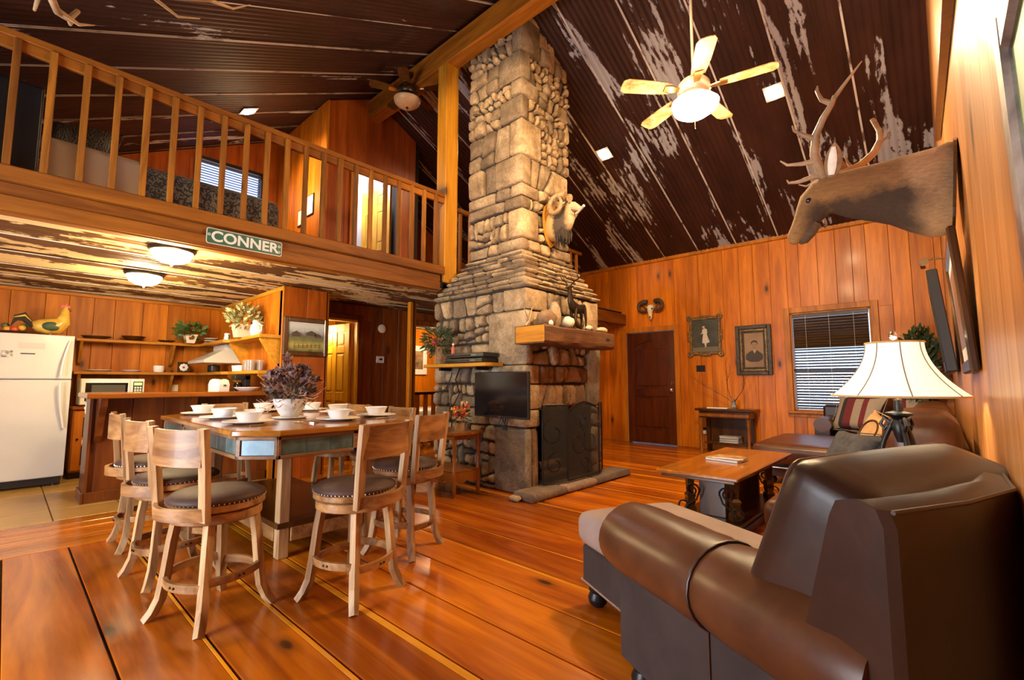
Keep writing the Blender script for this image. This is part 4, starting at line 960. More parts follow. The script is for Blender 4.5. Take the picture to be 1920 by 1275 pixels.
o=thing('stair_railing','dark stair railing in the room beyond the hall opening','railing',(0,0,0)); box('hand_rail',-6.85,-6.78,4.5,6.1,.90,.95,M['bk'],o)
for k in range(9): box('baluster',-6.84,-6.79,4.55+.18*k,4.62+.18*k,0,.90,M['oak'],o)
o=thing('bed','low bed with white cover in the room beyond the hall','bed',(-7.5,5.6,0)); box('frame',-.5,.4,-.6,.6,0,.3,M['dkwood'],o); MB().box(-.48,.38,-.58,.58,.3,.62,.06).build('mattress',M['china'],o,60)
# ------------------------------------------------------------------ dining table
TX0,TX1,TY0,TY1,TZ,CL=-4.95,-2.78,.89,2.24,.845,.19
tb_=thing('dining_table','rectangular dining table with clipped corners and slate-panelled apron','table',(0,0,0))
def octo(g): return [(TX0+CL,TY0+g),(TX1-CL,TY0+g),(TX1-g,TY0+CL),(TX1-g,TY1-CL),(TX1-CL,TY1-g),(TX0+CL,TY1-g),(TX0+g,TY1-CL),(TX0+g,TY0+CL)]
b=MB(); b.rings([[(x,y,z) for x,y in octo(g)] for g,z in((.012,TZ-.035),(0,TZ-.028),(0,TZ-.006),(.006,TZ))]); b.build('table_top',M['ttop'],tb_)
P8=octo(.03); n=8
ao=[]
for i in range(8):
    (x0,y0),(x1,y1)=P8[i],P8[(i+1)%8]; L=math.hypot(x1-x0,y1-y0); a=math.atan2(y1-y0,x1-x0); Mt=T(x0,y0,0)@Matrix.Rotation(a,4,'Z')
    def bx(nm,s0,s1,d0,d1,z0,z1,mt,bv=.003):
        q=MB(); q.M=Mt; q.box(s0,s1,d0,d1,z0,z1,bv); return q.build(nm,mt,tb_)
    Z0,Z1=TZ-.165,TZ-.035
    bx('apron',0,L,.012,.03,Z0,Z1,M['tapron'])
    bx('apron_rail',0,L,-.004,.012,Z1-.022,Z1,M['tapron']); bx('apron_rail',0,L,-.004,.012,Z0,Z0+.022,M['tapron'])
    corner=i%2==1; k=1 if corner else max(1,round(L/.55))
    for j in range(k+1): s=L*j/k; bx('apron_stile',max(0,s-.018),min(L,s+.018),-.004,.012,Z0,Z1,M['tapron'])
    for j in range(k):
        s0=L*j/k+.02; s1=L*(j+1)/k-.02; m2=1 if corner else 3
        for q_ in range(m2): bx('slate_panel',s0+(s1-s0)*q_/m2+.001,s0+(s1-s0)*(q_+1)/m2-.001,.004,.014,Z0+.023,Z1-.023,M['slateb'] if corner else M['slate'],.001)
PX0,PX1,PY0,PY1=-4.62,-3.15,1.24,1.89
for x_ in(PX0+.03,PX1-.03):
    for y_ in(PY0+.03,PY1-.03):
        box('leg',x_-.035,x_+.035,y_-.035,y_+.035,0,TZ-.16,M['oak'],tb_,.006); 
box('shelf',PX0-.02,PX1+.015,PY0-.02,PY1+.02,.19,.225,M['dkwood'],tb_,.004)
for a,b_,c,d in((PX1-.01,PX1+.012,PY0+.07,PY1-.07),(PX0-.012,PX0+.01,PY0+.07,PY1-.07)): box('shelf_rail',a,b_,c,d,.10,.19,M['oakx'],tb_)
for a,b_ in((PY0-.01,PY0+.01),(PY1-.01,PY1+.01)): box('shelf_rail',PX0+.07,PX1-.07,a,b_,.10,.19,M['oakx'],tb_)
# ------------------------------------------------------------------ stools
SZ=.565
def make_stool():
    o=thing('bar_stool','','stool',(0,0,0),0,'swivel stools around the dining table')
    for sx in(-1,1):
        for sy in(-1,1):
            pts=[(.115*sx,.115*sy,SZ-.085),(.128*sx,.128*sy,.36),(.140*sx,.140*sy,.20),(.150*sx,.150*sy,.10),(.168*sx,.168*sy,.04),(.188*sx,.188*sy,0)]
            q=MB(); q.tube(pts,0,4,True,[(.036,.036),(.036,.036),(.036,.036),(.036,.036),(.035,.035),(.033,.033)],up=(1,0,0)); q.build('leg',M['oak'],o)
    # curved stretchers
    for k in range(4):
        zz=.185+(.02 if k%2 else 0); pts=[]
        for i in range(9):
            t=-1+2*i/8; x=.142*t; y=.142+.045*(1-t*t); pts.append((x,y,zz))
        q=MB(); q.M=Matrix.Rotation(k*PI/2,4,'Z'); q.tube(pts,0,4,True,(.018,.036)); s=q.build('stretcher',M['oakx'],o)
        for e in(-.012,.012):
            q=MB(); q.M=Matrix.Rotation(k*PI/2,4,'Z')@T(e,.196,zz,-90); q.lathe([(0,0),(.006,0),(.005,.004),(0,.005)],8); q.build('bolt',M['bk'],s)
    MB().lathe([(0,SZ-.105),(.195,SZ-.105),(.20,SZ-.10),(.20,SZ-.062),(.195,SZ-.058),(0,SZ-.058)],28).build('base_ring',M['oakx'],o,40)
    MB().lathe([(0,SZ-.058),(.10,SZ-.058),(.10,SZ-.05),(0,SZ-.05)],20).build('swivel',M['bk'],o)
    MB().lathe([(0,SZ-.05),(.208,SZ-.05),(.213,SZ-.045),(.213,SZ-.022),(.208,SZ-.018),(0,SZ-.018)],28).build('seat_frame',M['oakx'],o,40)
    cu=MB().lathe([(.205,SZ-.018),(.214,SZ-.01),(.212,SZ+.004),(.19,SZ+.02),(.13,SZ+.032),(.06,SZ+.036),(0,SZ+.037)],28).build('cushion',M['seat'],o,60)
    q=MB()
    for i in range(64):
        a=2*PI*i/64; q.ell((.2135*math.cos(a),.2135*math.sin(a),SZ-.012),.004,.004,.004,5,3)
    q.build('nailheads',M['nail'],cu,0,'stuff')
    for sx in(-1,1):
        pts=[(.165*sx,-.175,SZ-.075),(.170*sx,-.185,SZ+.05),(.176*sx,-.197,SZ+.18),(.182*sx,-.216,SZ+.345)]
        q=MB(); q.tube(pts,0,4,True,(.028,.046),up=(1,0,0)); q.build('back_post',M['oak'],o)
    def bow(z,yb,th,h,nm,bulge,w_=.175):
        rows=[]
        for i in range(11):
            t=-1+2*i/10; x=w_*t; y=yb-bulge*(1-t*t); rows.append([(x,y-th/2,z-h/2),(x,y+th/2,z-h/2),(x,y+th/2+.0,z+h/2-.01*t*t*0),(x,y-th/2,z+h/2)])
        MB().rings(rows).build(nm,M['oakx'],o,40)
    bow(SZ+.255,-.205,.020,.165,'backrest',.045); bow(SZ-.042,-.178,.022,.055,'seat_rail',.075)
    return o
stl=make_stool()
ST=[(-2.38,1.33,108,'oak swivel stool with grained curved back at the table end nearest the camera'),
(-2.70,.76,20,'pale oak swivel stool at the table corner nearest the camera on the left'),
(-3.40,.74,8,'second oak stool along the bar-facing side, behind the nearest left stool'),
(-4.20,.76,0,'third oak stool along that side, next to the breakfast bar end'),
(-2.74,1.90,112,'oak swivel stool in front of the antique side table'),
(-3.42,2.10,176,'oak stool tucked under the far side of the table, nearer the fireplace'),
(-4.15,2.12,184,'oak stool tucked under the far side of the table, nearer the hall'),
(-5.13,1.52,-92,'oak stool at the table end facing the breakfast bar')]
for i,(x,y,a,lb) in enumerate(ST):
    if i==0: stl.location=(x,y,0); stl.rotation_euler=(0,0,R(a)); stl['label']=lb
    else: dup(stl,(x,y,0),R(a),lb)
# ------------------------------------------------------------------ place settings
PS=[(-3.42,1.12,'at the left front of the table'),(-4.02,1.14,'second along the bar-facing table side'),(-4.66,1.16,'third along the bar-facing table side'),(-4.70,1.66,'at the table end toward the bar'),
(-3.24,1.66,'at the table end nearest the camera'),(-3.36,2.04,'at the right front of the table, near the television'),(-3.98,2.03,'on the far table side behind the vase'),(-4.52,2.04,'on the far table side toward the hall')]
def prof_plate(r_): return [(0,.002),(r_*.55,.0),(r_*.66,.005),(r_,.017),(r_,.021),(r_*.66,.010),(0,.007)]
pl0=None
for i,(x,y,lb) in enumerate(PS):
    z=TZ+.0005
    if pl0 is None:
        pl0=MB().lathe(prof_plate(.155),32).build('dinner_plate',M['china'],None,50)
        bl0=MB().lathe([(0,.0),(.052,0),(.058,.006),(.084,.062),(.09,.066),(.086,.068),(.080,.064),(.05,.012),(0,.009)],28).build('bowl',M['china'],None,50)
        sp=MB(); fk=MB(); kn=MB()
        sp.tube([(-.09,0,.004),(0,0,.006),(.05,0,.004)],[(.005,.0018)]*3,8); sp.ell((.07,0,.005),.026,.017,.004,12,6)
        fk.tube([(-.09,0,.004),(0,0,.006),(.045,0,.004)],[(.005,.0018)]*3,8); fk.prism([(.04,-.011),(.06,-.013),(.06,.013),(.04,.011)],.003,.0055)
        for t in(-.011,-.004,.004,.011): fk.box(.06,.09,t-.002,t+.002,.003,.0055)
        kn.tube([(-.10,0,.004),(.0,0,.005)],[(.007,.0025)]*2,8); kn.prism([(0,-.007),(.09,-.008),(.105,.004),(.09,.008),(0,.007)],.003,.0055)
        cut_=[(sp.build('spoon',M['chrome'],None,50),'spoon'),(fk.build('fork',M['chrome'],None,50),'fork'),(kn.build('knife',M['chrome'],None,50),'knife')]
        P,B_=pl0,bl0; C=[c for c,_ in cut_]
    else:
        P=pl0.copy(); COL.objects.link(P); B_=bl0.copy(); COL.objects.link(B_); C=[]
        for c,_ in cut_: d=c.copy(); COL.objects.link(d); C.append(d)
    P.location=(x,y,z); tag(P,'white dinner plate '+lb,'plate','dinner plates on the table')
    B_.location=(x,y,z+.010); tag(B_,'white bowl on the plate '+lb,'bowl','bowls on the plates')
    # cutlery toward the near edge
    dx,dy=(0,0)
    if y<1.3: dx,dy=.18,0.02
    elif y>1.95: dx,dy=.17,-.05
    else: dx,dy=(.02,-.2)
    for k,(c,nm) in enumerate(zip(C,('spoon','fork','knife'))):
        ang=R(90+8*k) if abs(dx)>.1 else R(8*k)
        ox=dx+(.028*k if abs(dx)>.1 else 0); oy=dy+(0 if abs(dx)>.1 else -.028*k)
        c.location=(x+ox,y+oy,z); c.rotation_euler=(0,0,ang); tag(c,'steel '+nm+' beside the plate '+lb,nm,'cutlery on the table')
# centrepiece
rgc=random.Random(44)
vz=thing('centrepiece_pot','round crackled white pot on a saucer with dried purple flowers','flower pot',(-3.70,1.50,TZ))
crk=mottled('crackled_glaze',(.72,.72,.68),(.45,.40,.34),16,.45,.4,lo=.30,hi=.45)
MB().lathe([(0,0),(.11,0),(.125,.008),(.125,.012),(0,.010)],26).build('saucer',crk,vz,50)
MB().lathe([(0,.012),(.06,.012),(.085,.05),(.115,.11),(.122,.145),(.116,.15),(.108,.14),(.08,.06),(0,.03)],28).build('pot',crk,vz,60)
hp=leaf('dried_heather',(.20,.115,.105),(.07,.035,.035)); hg=leaf('dried_green',(.13,.11,.05),(.05,.045,.02)); hc=flat('curl_tip',(.55,.32,.22),.7)
q=MB(); leafs(q,(0,0,.26),420,.17,.17,.13,.055,rgc,.6,.5,.5); q.build('dried_blooms',hp,vz,0,'stuff')
q=MB(); leafs(q,(0,0,.21),160,.15,.15,.08,.06,rgc,.4,.2,.3); q.build('dried_leaves',hg,vz,0,'stuff')
q=MB()
for i in range(70):
    a=rgc.uniform(0,2*PI); e=rgc.uniform(-.1,1.3); L=rgc.uniform(.16,.30); d=Vector((math.cos(a)*math.cos(e),math.sin(a)*math.cos(e),math.sin(e))); p0=Vector((0,0,.14)); pts=[p0+d*L*t+Vector((0,0,-.10*t*t*(1.2-e))) for t in(.2,.5,.8)]
    ce=pts[-1]
    for k in range(7): aa=k*.95; pts.append(ce+d*(.008*k)+Vector((.012*math.cos(aa+a),.012*math.sin(aa+a),.010*math.sin(aa*1.3))))
    q.tube(pts,.0022,4)
q.build('curly_twigs',hc,vz,0,'stuff')
for (a,b_,c) in((-.02,-.02,.44),(.07,.05,.36),(-.09,.03,.34)):
    q=MB(); leafs(q,(a,b_,c),40,.022,.022,.05,.03,rgc,.3,1,.6); q.build('flower_spike',hp,vz,0,'stuff'); MB().tube([(0,0,.14),(a*.6,b_*.6,.3),(a,b_,c+.02)],.003,5).build('stem',hg,vz)
# ------------------------------------------------------------------ sofas
A=R(152); U=Vector((math.cos(A),math.sin(A),0)); V=Vector((math.sin(A),-math.cos(A),0))
MA=Matrix(((U.x,V.x,0,0),(U.y,V.y,0,0),(0,0,1,0),(0,0,0,1)))   # local (u,v,z) -> world
def rbox(b,x0,x1,y0,y1,z0,z1,rr=.05,n=3,puff=0,m=6):
    """soft box: rounded all round, top puffed"""
    def sup(t,a): return math.copysign(abs(t)**a,t)
    xc,yc,zc_=(x0+x1)/2,(y0+y1)/2,(z0+z1)/2; hx,hy,hz=(x1-x0)/2,(y1-y0)/2,(z1-z0)/2
    g=[-1,-.97,-.9,-.75,-.5,-.25,0,.25,.5,.75,.9,.97,1]; N=len(g); vs=[];F=[]
    idx={}
    def vert(a,c,d):
        k=(round(a,4),round(c,4),round(d,4))
        if k in idx: return idx[k]
        p=Vector((a*hx,c*hy,d*hz)); q=Vector((max(-hx+rr,min(hx-rr,p.x)),max(-hy+rr,min(hy-rr,p.y)),max(-hz+min(rr,hz*.95),min(hz-min(rr,hz*.95),p.z))))
        dd=p-q
        if dd.length>1e-9:
            mx=max(abs(dd.x),abs(dd.y),abs(dd.z)); p=q+dd.normalized()*mx
        if puff: p.z+=puff*(1-a*a)*(1-c*c)*(1 if d>0 else 0)*abs(d)
        idx[k]=len(vs); vs.append((xc+p.x,yc+p.y,zc_+p.z)); return idx[k]
    for ax in range(3):
        for s in(-1,1):
            for i in range(N-1):
                for j in range(N-1):
                    q=[]
                    for a,c in((g[i],g[j]),(g[i+1],g[j]),(g[i+1],g[j+1]),(g[i],g[j+1])):
                        t=[a,c]; t.insert(ax,s); q.append(vert(*t))
                    F.append(tuple(q))
    return b.add(vs,F)
def soft(nm,par,mat,x0,x1,y0,y1,z0,z1,rr=.05,puff=0,Mx=None):
    b=MB()
    if Mx is not None: b.M=Mx
    rbox(b,x0,x1,y0,y1,z0,z1,rr,3,puff); return b.build(nm,mat,par,70)
def bun(par,x,y,Mx=None,h=.10):
    b=MB(); 
    if Mx is not None: b.M=Mx
    b.lathe([(0,0),(.022,0),(.045,.02),(.05,.045),(.038,.07),(.045,.08),(.045,h),(0,h)],16,(x,y,0)); b.build('foot',M['bk'],par,50)
def nails(par,pts,r_=.006):
    q=MB()
    for p in pts: q.ell(p,r_,r_,r_,6,4)
    q.build('nailheads',M['nail'],par,0,'stuff')
s1=thing('sofa','brown leather rolled-arm chaise sofa in the right foreground','sofa',(0,0,0)); s1.matrix_world=MA
# outer arm : suede panel, leather roll, end caps
b=MB(); b.prism([(.63,.10),(1.60,.10),(1.60,.52),(.63,.52)],1.00,1.16,'y'); b.build('arm_panel',M['suede'],s1)
def roll(u0,u1,nm):
    rows=[]; vc,zc0=1.085,.52
    for i in range(9):
        uu=u0+(u1-u0)*i/8; e=min(i,8-i)/8; k=1-.05*(1 if i in(0,8) else 0)
        wv=.0015*math.sin(i*2.3)
        rows.append([(uu,vc+(.155*k+wv)*math.cos(t)-.01,zc0+(.132*k+wv)*math.sin(t)) for t in [2*PI*j/24 for j in range(24)]])
    return MB().rings(rows).build(nm,M['leather'],s1,60)
roll(.66,1.13,'arm_roll'); roll(1.135,1.63,'arm_roll')
for uu in(1.1325,): 
    MB().tube([(uu,1.075+.151*math.cos(2*PI*j/24),.52+.129*math.sin(2*PI*j/24)) for j in range(25)],.005,6).build('arm_piping',M['piping'],s1,60)
MB().tube([(.63,.997,.425),(1.60,.997,.425)],.005,6).build('arm_piping',M['piping'],s1,60)
q=MB(); q.M=T(.655,1.075,.52,0,-90,0); q.lathe([(0,.012),(.105,.01),(.126,0),(.126,-.01),(0,-.01)],24); q.build('arm_cap',M['leather_shade'],s1,50)
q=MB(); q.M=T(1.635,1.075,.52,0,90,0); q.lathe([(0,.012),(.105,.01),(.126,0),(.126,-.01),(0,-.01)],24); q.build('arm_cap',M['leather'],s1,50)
MB().box(1.13,1.136,.994,1.0,.10,.42).build('arm_seam',M['piping'],s1)
# base, seat, back
b=MB(); b.box(.80,2.22,1.165,1.74,.10,.30,.015); bs=b.build('base',M['suede'],s1,40)
nails(bs,[(u_,1.163,.118) for u_ in [1.62+.0135*k for k in range(45)]]+[(2.222,1.165+.0135*k,.118) for k in range(43)])
soft('seat_cushion',s1,M['suedel'],1.02,2.27,1.15,1.755,.285,.455,.06,.03)
def ploop(par,Mx,x,y0,y1,z0,z1,r_=.006,c=.03):
    pts=[]
    for (cy,cz,a0) in((y1-c,z1-c,0),(y0+c,z1-c,90),(y0+c,z0+c,180),(y1-c,z0+c,270)):
        for k in range(5): a_=R(a0+22.5*k); pts.append((x,cy+c*math.cos(a_),cz+c*math.sin(a_)))
    q=MB(); q.M=Mx; q.tube(pts+[pts[0]],r_,6); return q.build('cushion_piping',M['piping'],par,50)
# back: thick at the seat, thin at the top, rear side following the wall
def bprof(dv,du,z): return None
q=MB(); rows=[]
BP=((.955,.615),(.97,.60),(1.2,.60),(1.44,.635),(1.6,.722),(1.76,.81))
for v_,ur in BP:
    k=1.76 if v_>1.75 else 0
    rows.append([(ur,v_,.10),(ur,v_,.845),(ur+.012,v_,.878),(ur+.05,v_,.89),(ur+.09,v_,.878),(ur+.105,v_,.845),(ur+.20-(v_-.95)*.05,v_,.50),(ur+.21-(v_-.95)*.05,v_,.10)])
q.rings(rows); bf=q.build('back_frame',M['leather_shade'],s1,40)
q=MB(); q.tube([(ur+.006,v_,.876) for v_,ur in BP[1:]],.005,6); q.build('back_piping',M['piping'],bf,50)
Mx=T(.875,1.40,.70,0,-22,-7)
bc=soft('back_cushion',s1,M['leather_shade'],-.12,.12,-.40,.36,-.23,.22,.05,.018,Mx)
ploop(bc,Mx,-.106,-.386,.346,-.216,.206,.005,.035); ploop(bc,Mx,.106,-.386,.346,-.216,.206,.005,.035)
for (u_,v_) in((1.54,1.06),(2.16,1.22),(2.16,1.69),(.72,1.04),(.95,1.7)): bun(s1,u_,v_)
# far sectional along the gable wall and the back wall
s2=thing('sectional_sofa','brown leather sectional with chaise in the corner under the window','sofa',(0,0,0))
box('base',-.74,.08,2.98,7.1,.09,.28,M['leather_shade'],s2,.015); box('base',-1.28,-.42,7.1,8.02,.09,.28,M['leather_shade'],s2,.015)
for i in range(5):
    y0=2.98+.82*i; soft('seat_cushion',s2,M['leather'],-.80,-.14,y0+.006,y0+.815,.27,.45,.06,.025)
    soft('back_cushion',s2,M['leather'],-.24,.07,y0+.01,y0+.81,.43,.96 if i==0 else .90,.10,.02,T(0,0,0))
box('back_frame',-.0,.10,2.95,7.1,.1,.78,M['leather_shade'],s2,.03)
soft('seat_cushion',s2,M['leather'],-1.05,-.42,7.12,7.75,.27,.45,.06,.02); box('back_frame',-1.25,-.42,7.90,8.05,.1,.80,M['leather_shade'],s2,.03)
for i in range(1): soft('back_cushion',s2,M['leather'],-1.0,-.44,7.55,7.92,.43,.92,.10,.02)
rows=[]
for i in range(7):
    yy=7.28+.74*i/6; rows.append([(-1.17+.10*math.cos(t),yy,.565+.095*math.sin(t)) for t in [2*PI*j/20 for j in range(20)]])
MB().rings(rows).build('arm_roll',M['leather'],s2,60); box('arm_panel',-1.26,-1.09,7.29,8.0,.1,.56,M['leather_shade'],s2)
soft('chaise_cushion',s2,M['leather'],-1.62,-.80,5.75,7.20,.22,.44,.07,.03); box('chaise_base',-1.55,-.82,5.82,7.15,.09,.24,M['leather_shade'],s2)
MB().tube([(-1.57,5.80,.19),(-1.0,5.80,.19)],.012,8).build('recliner_bar',M['chrome'],s2,50)
for (x_,y_) in((-1.45,5.9),(-.9,5.9),(-1.45,7.05),(-.68,3.05),(0,3.05),(-.68,5.0),(-1.2,7.95),(-.5,7.95)): bun(s2,x_,y_,None,.09)
# pillows & throws
def cush(loc,rot,w_,h_,t_,mat,label,nm='throw_pillow',extra=None):
    o=thing(nm,label,'pillow',loc); o.rotation_euler=[R(a) for a in rot]
    MB().pillow(w_,h_,t_,10,.3).build('cover',mat,o,60,merge=.0008)
    MB().tube([(w_/2*a,h_/2*b_,0) for a,b_ in((-1,-1),(0,-.93),(1,-1),(.93,0),(1,1),(0,.93),(-1,1),(-.93,0),(-1,-1))],.004,5).build('seam_piping',mat,o,50)
    return o
cush((-.52,4.35,.60),(60,0,-48),.46,.34,.14,mottled('grey_wool',(.06,.055,.055),(.035,.03,.03),20,.95,.4),'charcoal square pillow leaning on the sectional seat')
cp_=cush((-.42,4.95,.66),(62,8,-60),.46,.42,.13,mottled('camel_cloth',(.50,.30,.13),(.40,.22,.09),10,.9,.3),'camel pillow with a dark lasso pattern behind the charcoal pillow')
q=MB(); q.tube([(-.02+.11*math.cos(a/3.2),.02+.10*math.sin(a/3.2),.066+.0) for a in range(0,21)],.008,6); q.build('lasso_pattern',M['dkwood'],cp_,50)
stp,t_,b_=nt('striped_wool'); tc=nd(t_,'ShaderNodeTexCoord'); sx=nd(t_,'ShaderNodeSeparateXYZ'); t_.links.new(tc.outputs['Generated'],sx.inputs[0])
rr_=ramp(t_,[(0,(.35,.27,.19)),(.22,(.03,.025,.025)),(.30,(.16,.02,.025)),(.46,(.36,.28,.2)),(.62,(.16,.02,.025)),(.72,(.38,.30,.22))],'CONSTANT'); t_.links.new(sx.outputs[0],rr_.inputs[0]); nz=noise(t_,tc.outputs['Object'],40,4,.7); cc=mix(t_,.5,rr_.outputs[0],nz.outputs[0],'MULTIPLY'); cc2=mix(t_,.6,rr_.outputs[0],cc); t_.links.new(cc2,b_.inputs['Base Color']); b_.inputs['Roughness'].default_value=.95
cush((-.80,7.42,.72),(64,0,-28),.62,.50,.14,stp,'beige pillow with dark red stripes in the sectional corner under the window')
th_=thing('throw_blanket','patterned beige and wine red throw draped over the sectional corner','blanket',(0,0,0))
q=MB(); rows=[]
for i in range(9):
    t=i/8; row=[]
    for j in range(9):
        s_=j/8; row.append((-.62+.40*s_,7.88-.32*math.sin(min(1,t*1.15)*PI/2)-.02*math.sin(5*s_),.955-.42*t**1.5+.012*math.sin(7*s_+3*t)))
    rows.append(row)
q.rings(rows,False,False); q.rings([[(p[0],p[1]+.008,p[2]+.006) for p in r_] for r_ in rows],False,False); q.build('cloth',stp,th_,60)
# ------------------------------------------------------------------ end table and lamp
et=thing('end_table','small round dark end table between the two sofas','table',(-.13,2.45,0)); MB().lathe([(0,.52),(.19,.52),(.2,.53),(.2,.545),(.19,.55),(0,.55)],28).build('top',M['dkwood'],et,40); MB().lathe([(.0,.06),(.03,.06),(.025,.2),(.035,.35),(.028,.45),(.06,.52),(0,.52)],18).build('pedestal',M['dkwood'],et,50)
for k in range(3): q=MB(); q.M=Matrix.Rotation(2*PI*k/3+.4,4,'Z'); q.tube([(.02,0,.12),(.10,0,.09),(.17,0,.012)],[.02,.017,.014],8); q.build('leg',M['dkwood'],et,50)
tl=thing('table_lamp','black scrolled iron table lamp with a pale bell shade','lamp',(-.13,2.45,.55))
LH=.50
for k in range(3):
    q=MB(); q.M=Matrix.Rotation(2*PI*k/3+.9,4,'Z'); pts=[]
    for i in range(15):
        t=i/14; pts.append((.018+.085*math.sin(t*PI*.5)**1.6+ (.02*math.sin(t*PI*2)),0,.42-.38*t))
    pts+=[(.118,0,.018),(.10,0,.006),(.082,0,.014),(.080,0,.032),(.092,0,.038)]
    q.tube(pts,.010,8); q.build('leg',M['iron'],tl,50)
    q=MB(); q.M=Matrix.Rotation(2*PI*k/3+.9,4,'Z'); q.tube([(.02,0,.40),(.05,0,.425),(.062,0,.40),(.05,0,.38),(.04,0,.395)],.007,7); q.build('scroll',M['iron'],tl,50)
MB().lathe([(0,.33),(.012,.33),(.02,.36),(.03,.40),(.018,.42),(.028,.43),(.045,.44),(.045,.447),(.016,.455),(.014,.50),(0,.50)],16).build('stem',M['iron'],tl,50)
shm,t_,b_=nt('lamp_shade_cloth'); b_.inputs['Base Color'].default_value=(.80,.72,.55,1); b_.inputs['Roughness'].default_value=.8; b_.inputs['Emission Color'].default_value=(1,.90,.66,1); b_.inputs['Emission Strength'].default_value=E_SHADE
prof=[]
for i in range(13):
    t=i/12; prof.append((.094+.126*(1-t)**2.0,.515+.215*t))
sh=MB().lathe(prof,36).lathe([(r_-.003,z) for r_,z in prof],36).build('shade',shm,tl,60)
for k in range(8): q=MB(); q.M=Matrix.Rotation(2*PI*k/8+.25,4,'Z'); q.tube([(r_+.0005,0,z) for r_,z in prof],.0022,5); q.build('shade_rib',M['cream'] if False else flat('rib_braid',(.28,.22,.13),.8),sh,50)
for r_,z in((prof[0]),(prof[-1])): MB().tube([((r_+.001)*math.cos(2*PI*j/36),(r_+.001)*math.sin(2*PI*j/36),z) for j in range(37)],.004,5).build('shade_trim',flat('shade_band',(.62,.42,.18),.8),sh,50)
MB().tube([(0,0,.50),(0,0,.745)],.004,6).build('harp',M['brass'],tl); MB().lathe([(0,.742),(.009,.745),(.016,.758),(.010,.775),(0,.780)],12).build('finial',M['chrome'],tl,50)
MB().ell((0,0,.60),.028,.028,.04,12,8).build('bulb',flat('lamp_bulb',(1,.95,.85),.4,0,12,(1,.85,.6)),tl,60)
l=point('table_lamp_light',(0,0,.66),P_LAMP,(1,.84,.62),.04); l.parent=tl
# ------------------------------------------------------------------ coffee table
co=thing('coffee_table','dark wood coffee table with iron scrolls and orange-brown top','table',(-1.37,4.27,0))
b=MB(); b.box(-.30,.30,-.80,.80,.425,.455,.008); b.build('top',M['ctop'],co); box('top_edge',-.27,.27,-.77,.77,.40,.425,M['dkwood'],co,.005)
box('base',-.27,.27,-.62,.62,.0,.055,M['dkwood'],co,.01); box('base',-.25,.25,-.60,.60,.055,.08,M['dkwood'],co,.008)
box('panel',-.02,.02,-.45,.45,.08,.40,M['dkwood'],co); 
for sy in(-1,1):
    for sx in(-1,1):
        q=MB(); q.lathe([(.05,.08),(.05,.12),(.035,.14),(.045,.17),(.04,.20),(.05,.22),(.03,.24),(.038,.36),(.05,.40)],4,(.17*sx,.47*sy,0),True); q.M=Matrix.Identity(4); q.build('leg',M['dkwood'],co)
    box('end_panel',-.10,.10,.44*sy-.02,.44*sy+.02,.08,.40,M['dkwood'],co)
    for sx in(-1,1):
        pts=[]
        for i in range(20): a=i/19*PI*2.4; r_=.055*(1-.6*i/19); pts.append((sx*(.13-r_*math.cos(a)),.52*sy,.27+r_*math.sin(a)))
        pts=pts[::-1]+[(sx*.10,.52*sy,.20),(sx*.17,.52*sy,.15)]
        for i in range(14): a=-PI/2+i/13*PI*2; r_=.05*(1-.5*i/13); pts.append((sx*(.20+r_*math.cos(a)),.52*sy,.14+r_*math.sin(a)))
        MB().tube(pts,.007,6).build('iron_scroll',M['iron'],co,50)
bc1=flat('book_cover_blue',(.08,.16,.28),.3); bc2=mottled('book_cover_photo',(.55,.35,.15),(.12,.06,.05),9,.3,0)
o=thing('picture_book','thick glossy picture book on the coffee table','book',(-1.40,4.22,.455),R(-8)); box('pages',-.12,.15,-.095,.095,.004,.02,M['paper'],o,0); box('cover',-.125,.155,-.10,.10,0,.004,bc1,o,0); box('cover',-.125,.155,-.10,.10,.02,.024,bc2,o,0)
o=thing('magazine','magazine lying on the picture book on the coffee table','magazine',(-1.37,4.24,.479),R(4)); box('pages',-.11,.13,-.09,.09,0,.006,M['paper'],o,0); box('cover',-.11,.13,-.09,.09,.006,.0075,bc2,o,0)
# ------------------------------------------------------------------ console by the window
cs=thing('console_table','dark antique console table with turned legs on the back wall','table',(-2.55,7.86,0))
box('top',-.44,.44,-.19,.19,.66,.70,M['dkwood'],cs,.008); box('apron',-.38,.38,-.16,.16,.55,.66,M['dkwood'],cs,.006); box('carved_rail',-.38,.38,-.172,-.16,.57,.62,M['stable'],cs,.006)
for sx in(-1,1):
    MB().lathe([(.03,0),(.035,.03),(.022,.06),(.03,.12),(.02,.16),(.028,.30),(.022,.42),(.034,.46),(.024,.5),(.036,.55)],14,(.36*sx,-.14,0),True).build('leg',M['stable'],cs,50); box('leg',.34*sx-.03,.34*sx+.03,.12,.17,0,.55,M['dkwood'],cs)
box('back_panel',-.30,.30,.15,.17,.12,.55,M['dkwood'],cs); box('shelf',-.32,.32,-.12,.16,.14,.17,M['dkwood'],cs)
rgb_=random.Random(3)
for k in range(6):
    o=MB(); o.M=T(0,0,0,0,0,rgb_.uniform(-6,6)); o.box(-.14,.14,-.10,.10,0,.016,.001); o=o.build('magazine',flat('mag_%d'%k,[(.6,.6,.58),(.2,.2,.22),(.5,.48,.42),(.15,.17,.2),(.55,.5,.45),(.35,.35,.36)][k],.4)); o.location=(-2.50,7.86,.171+.0165*k); tag(o,['bottom magazine','second magazine from the bottom','third magazine from the bottom','fourth magazine from the bottom','fifth magazine from the bottom','top magazine'][k]+' of the stack in the console table','magazine','magazines stacked in the console')
o=MB().box(-.19,.13,-.06,.06,0,.016,.001).build('notebook',M['paper']); o.location=(-2.62,7.78,.70); tag(o,'thin pale notebook on the console table','book')
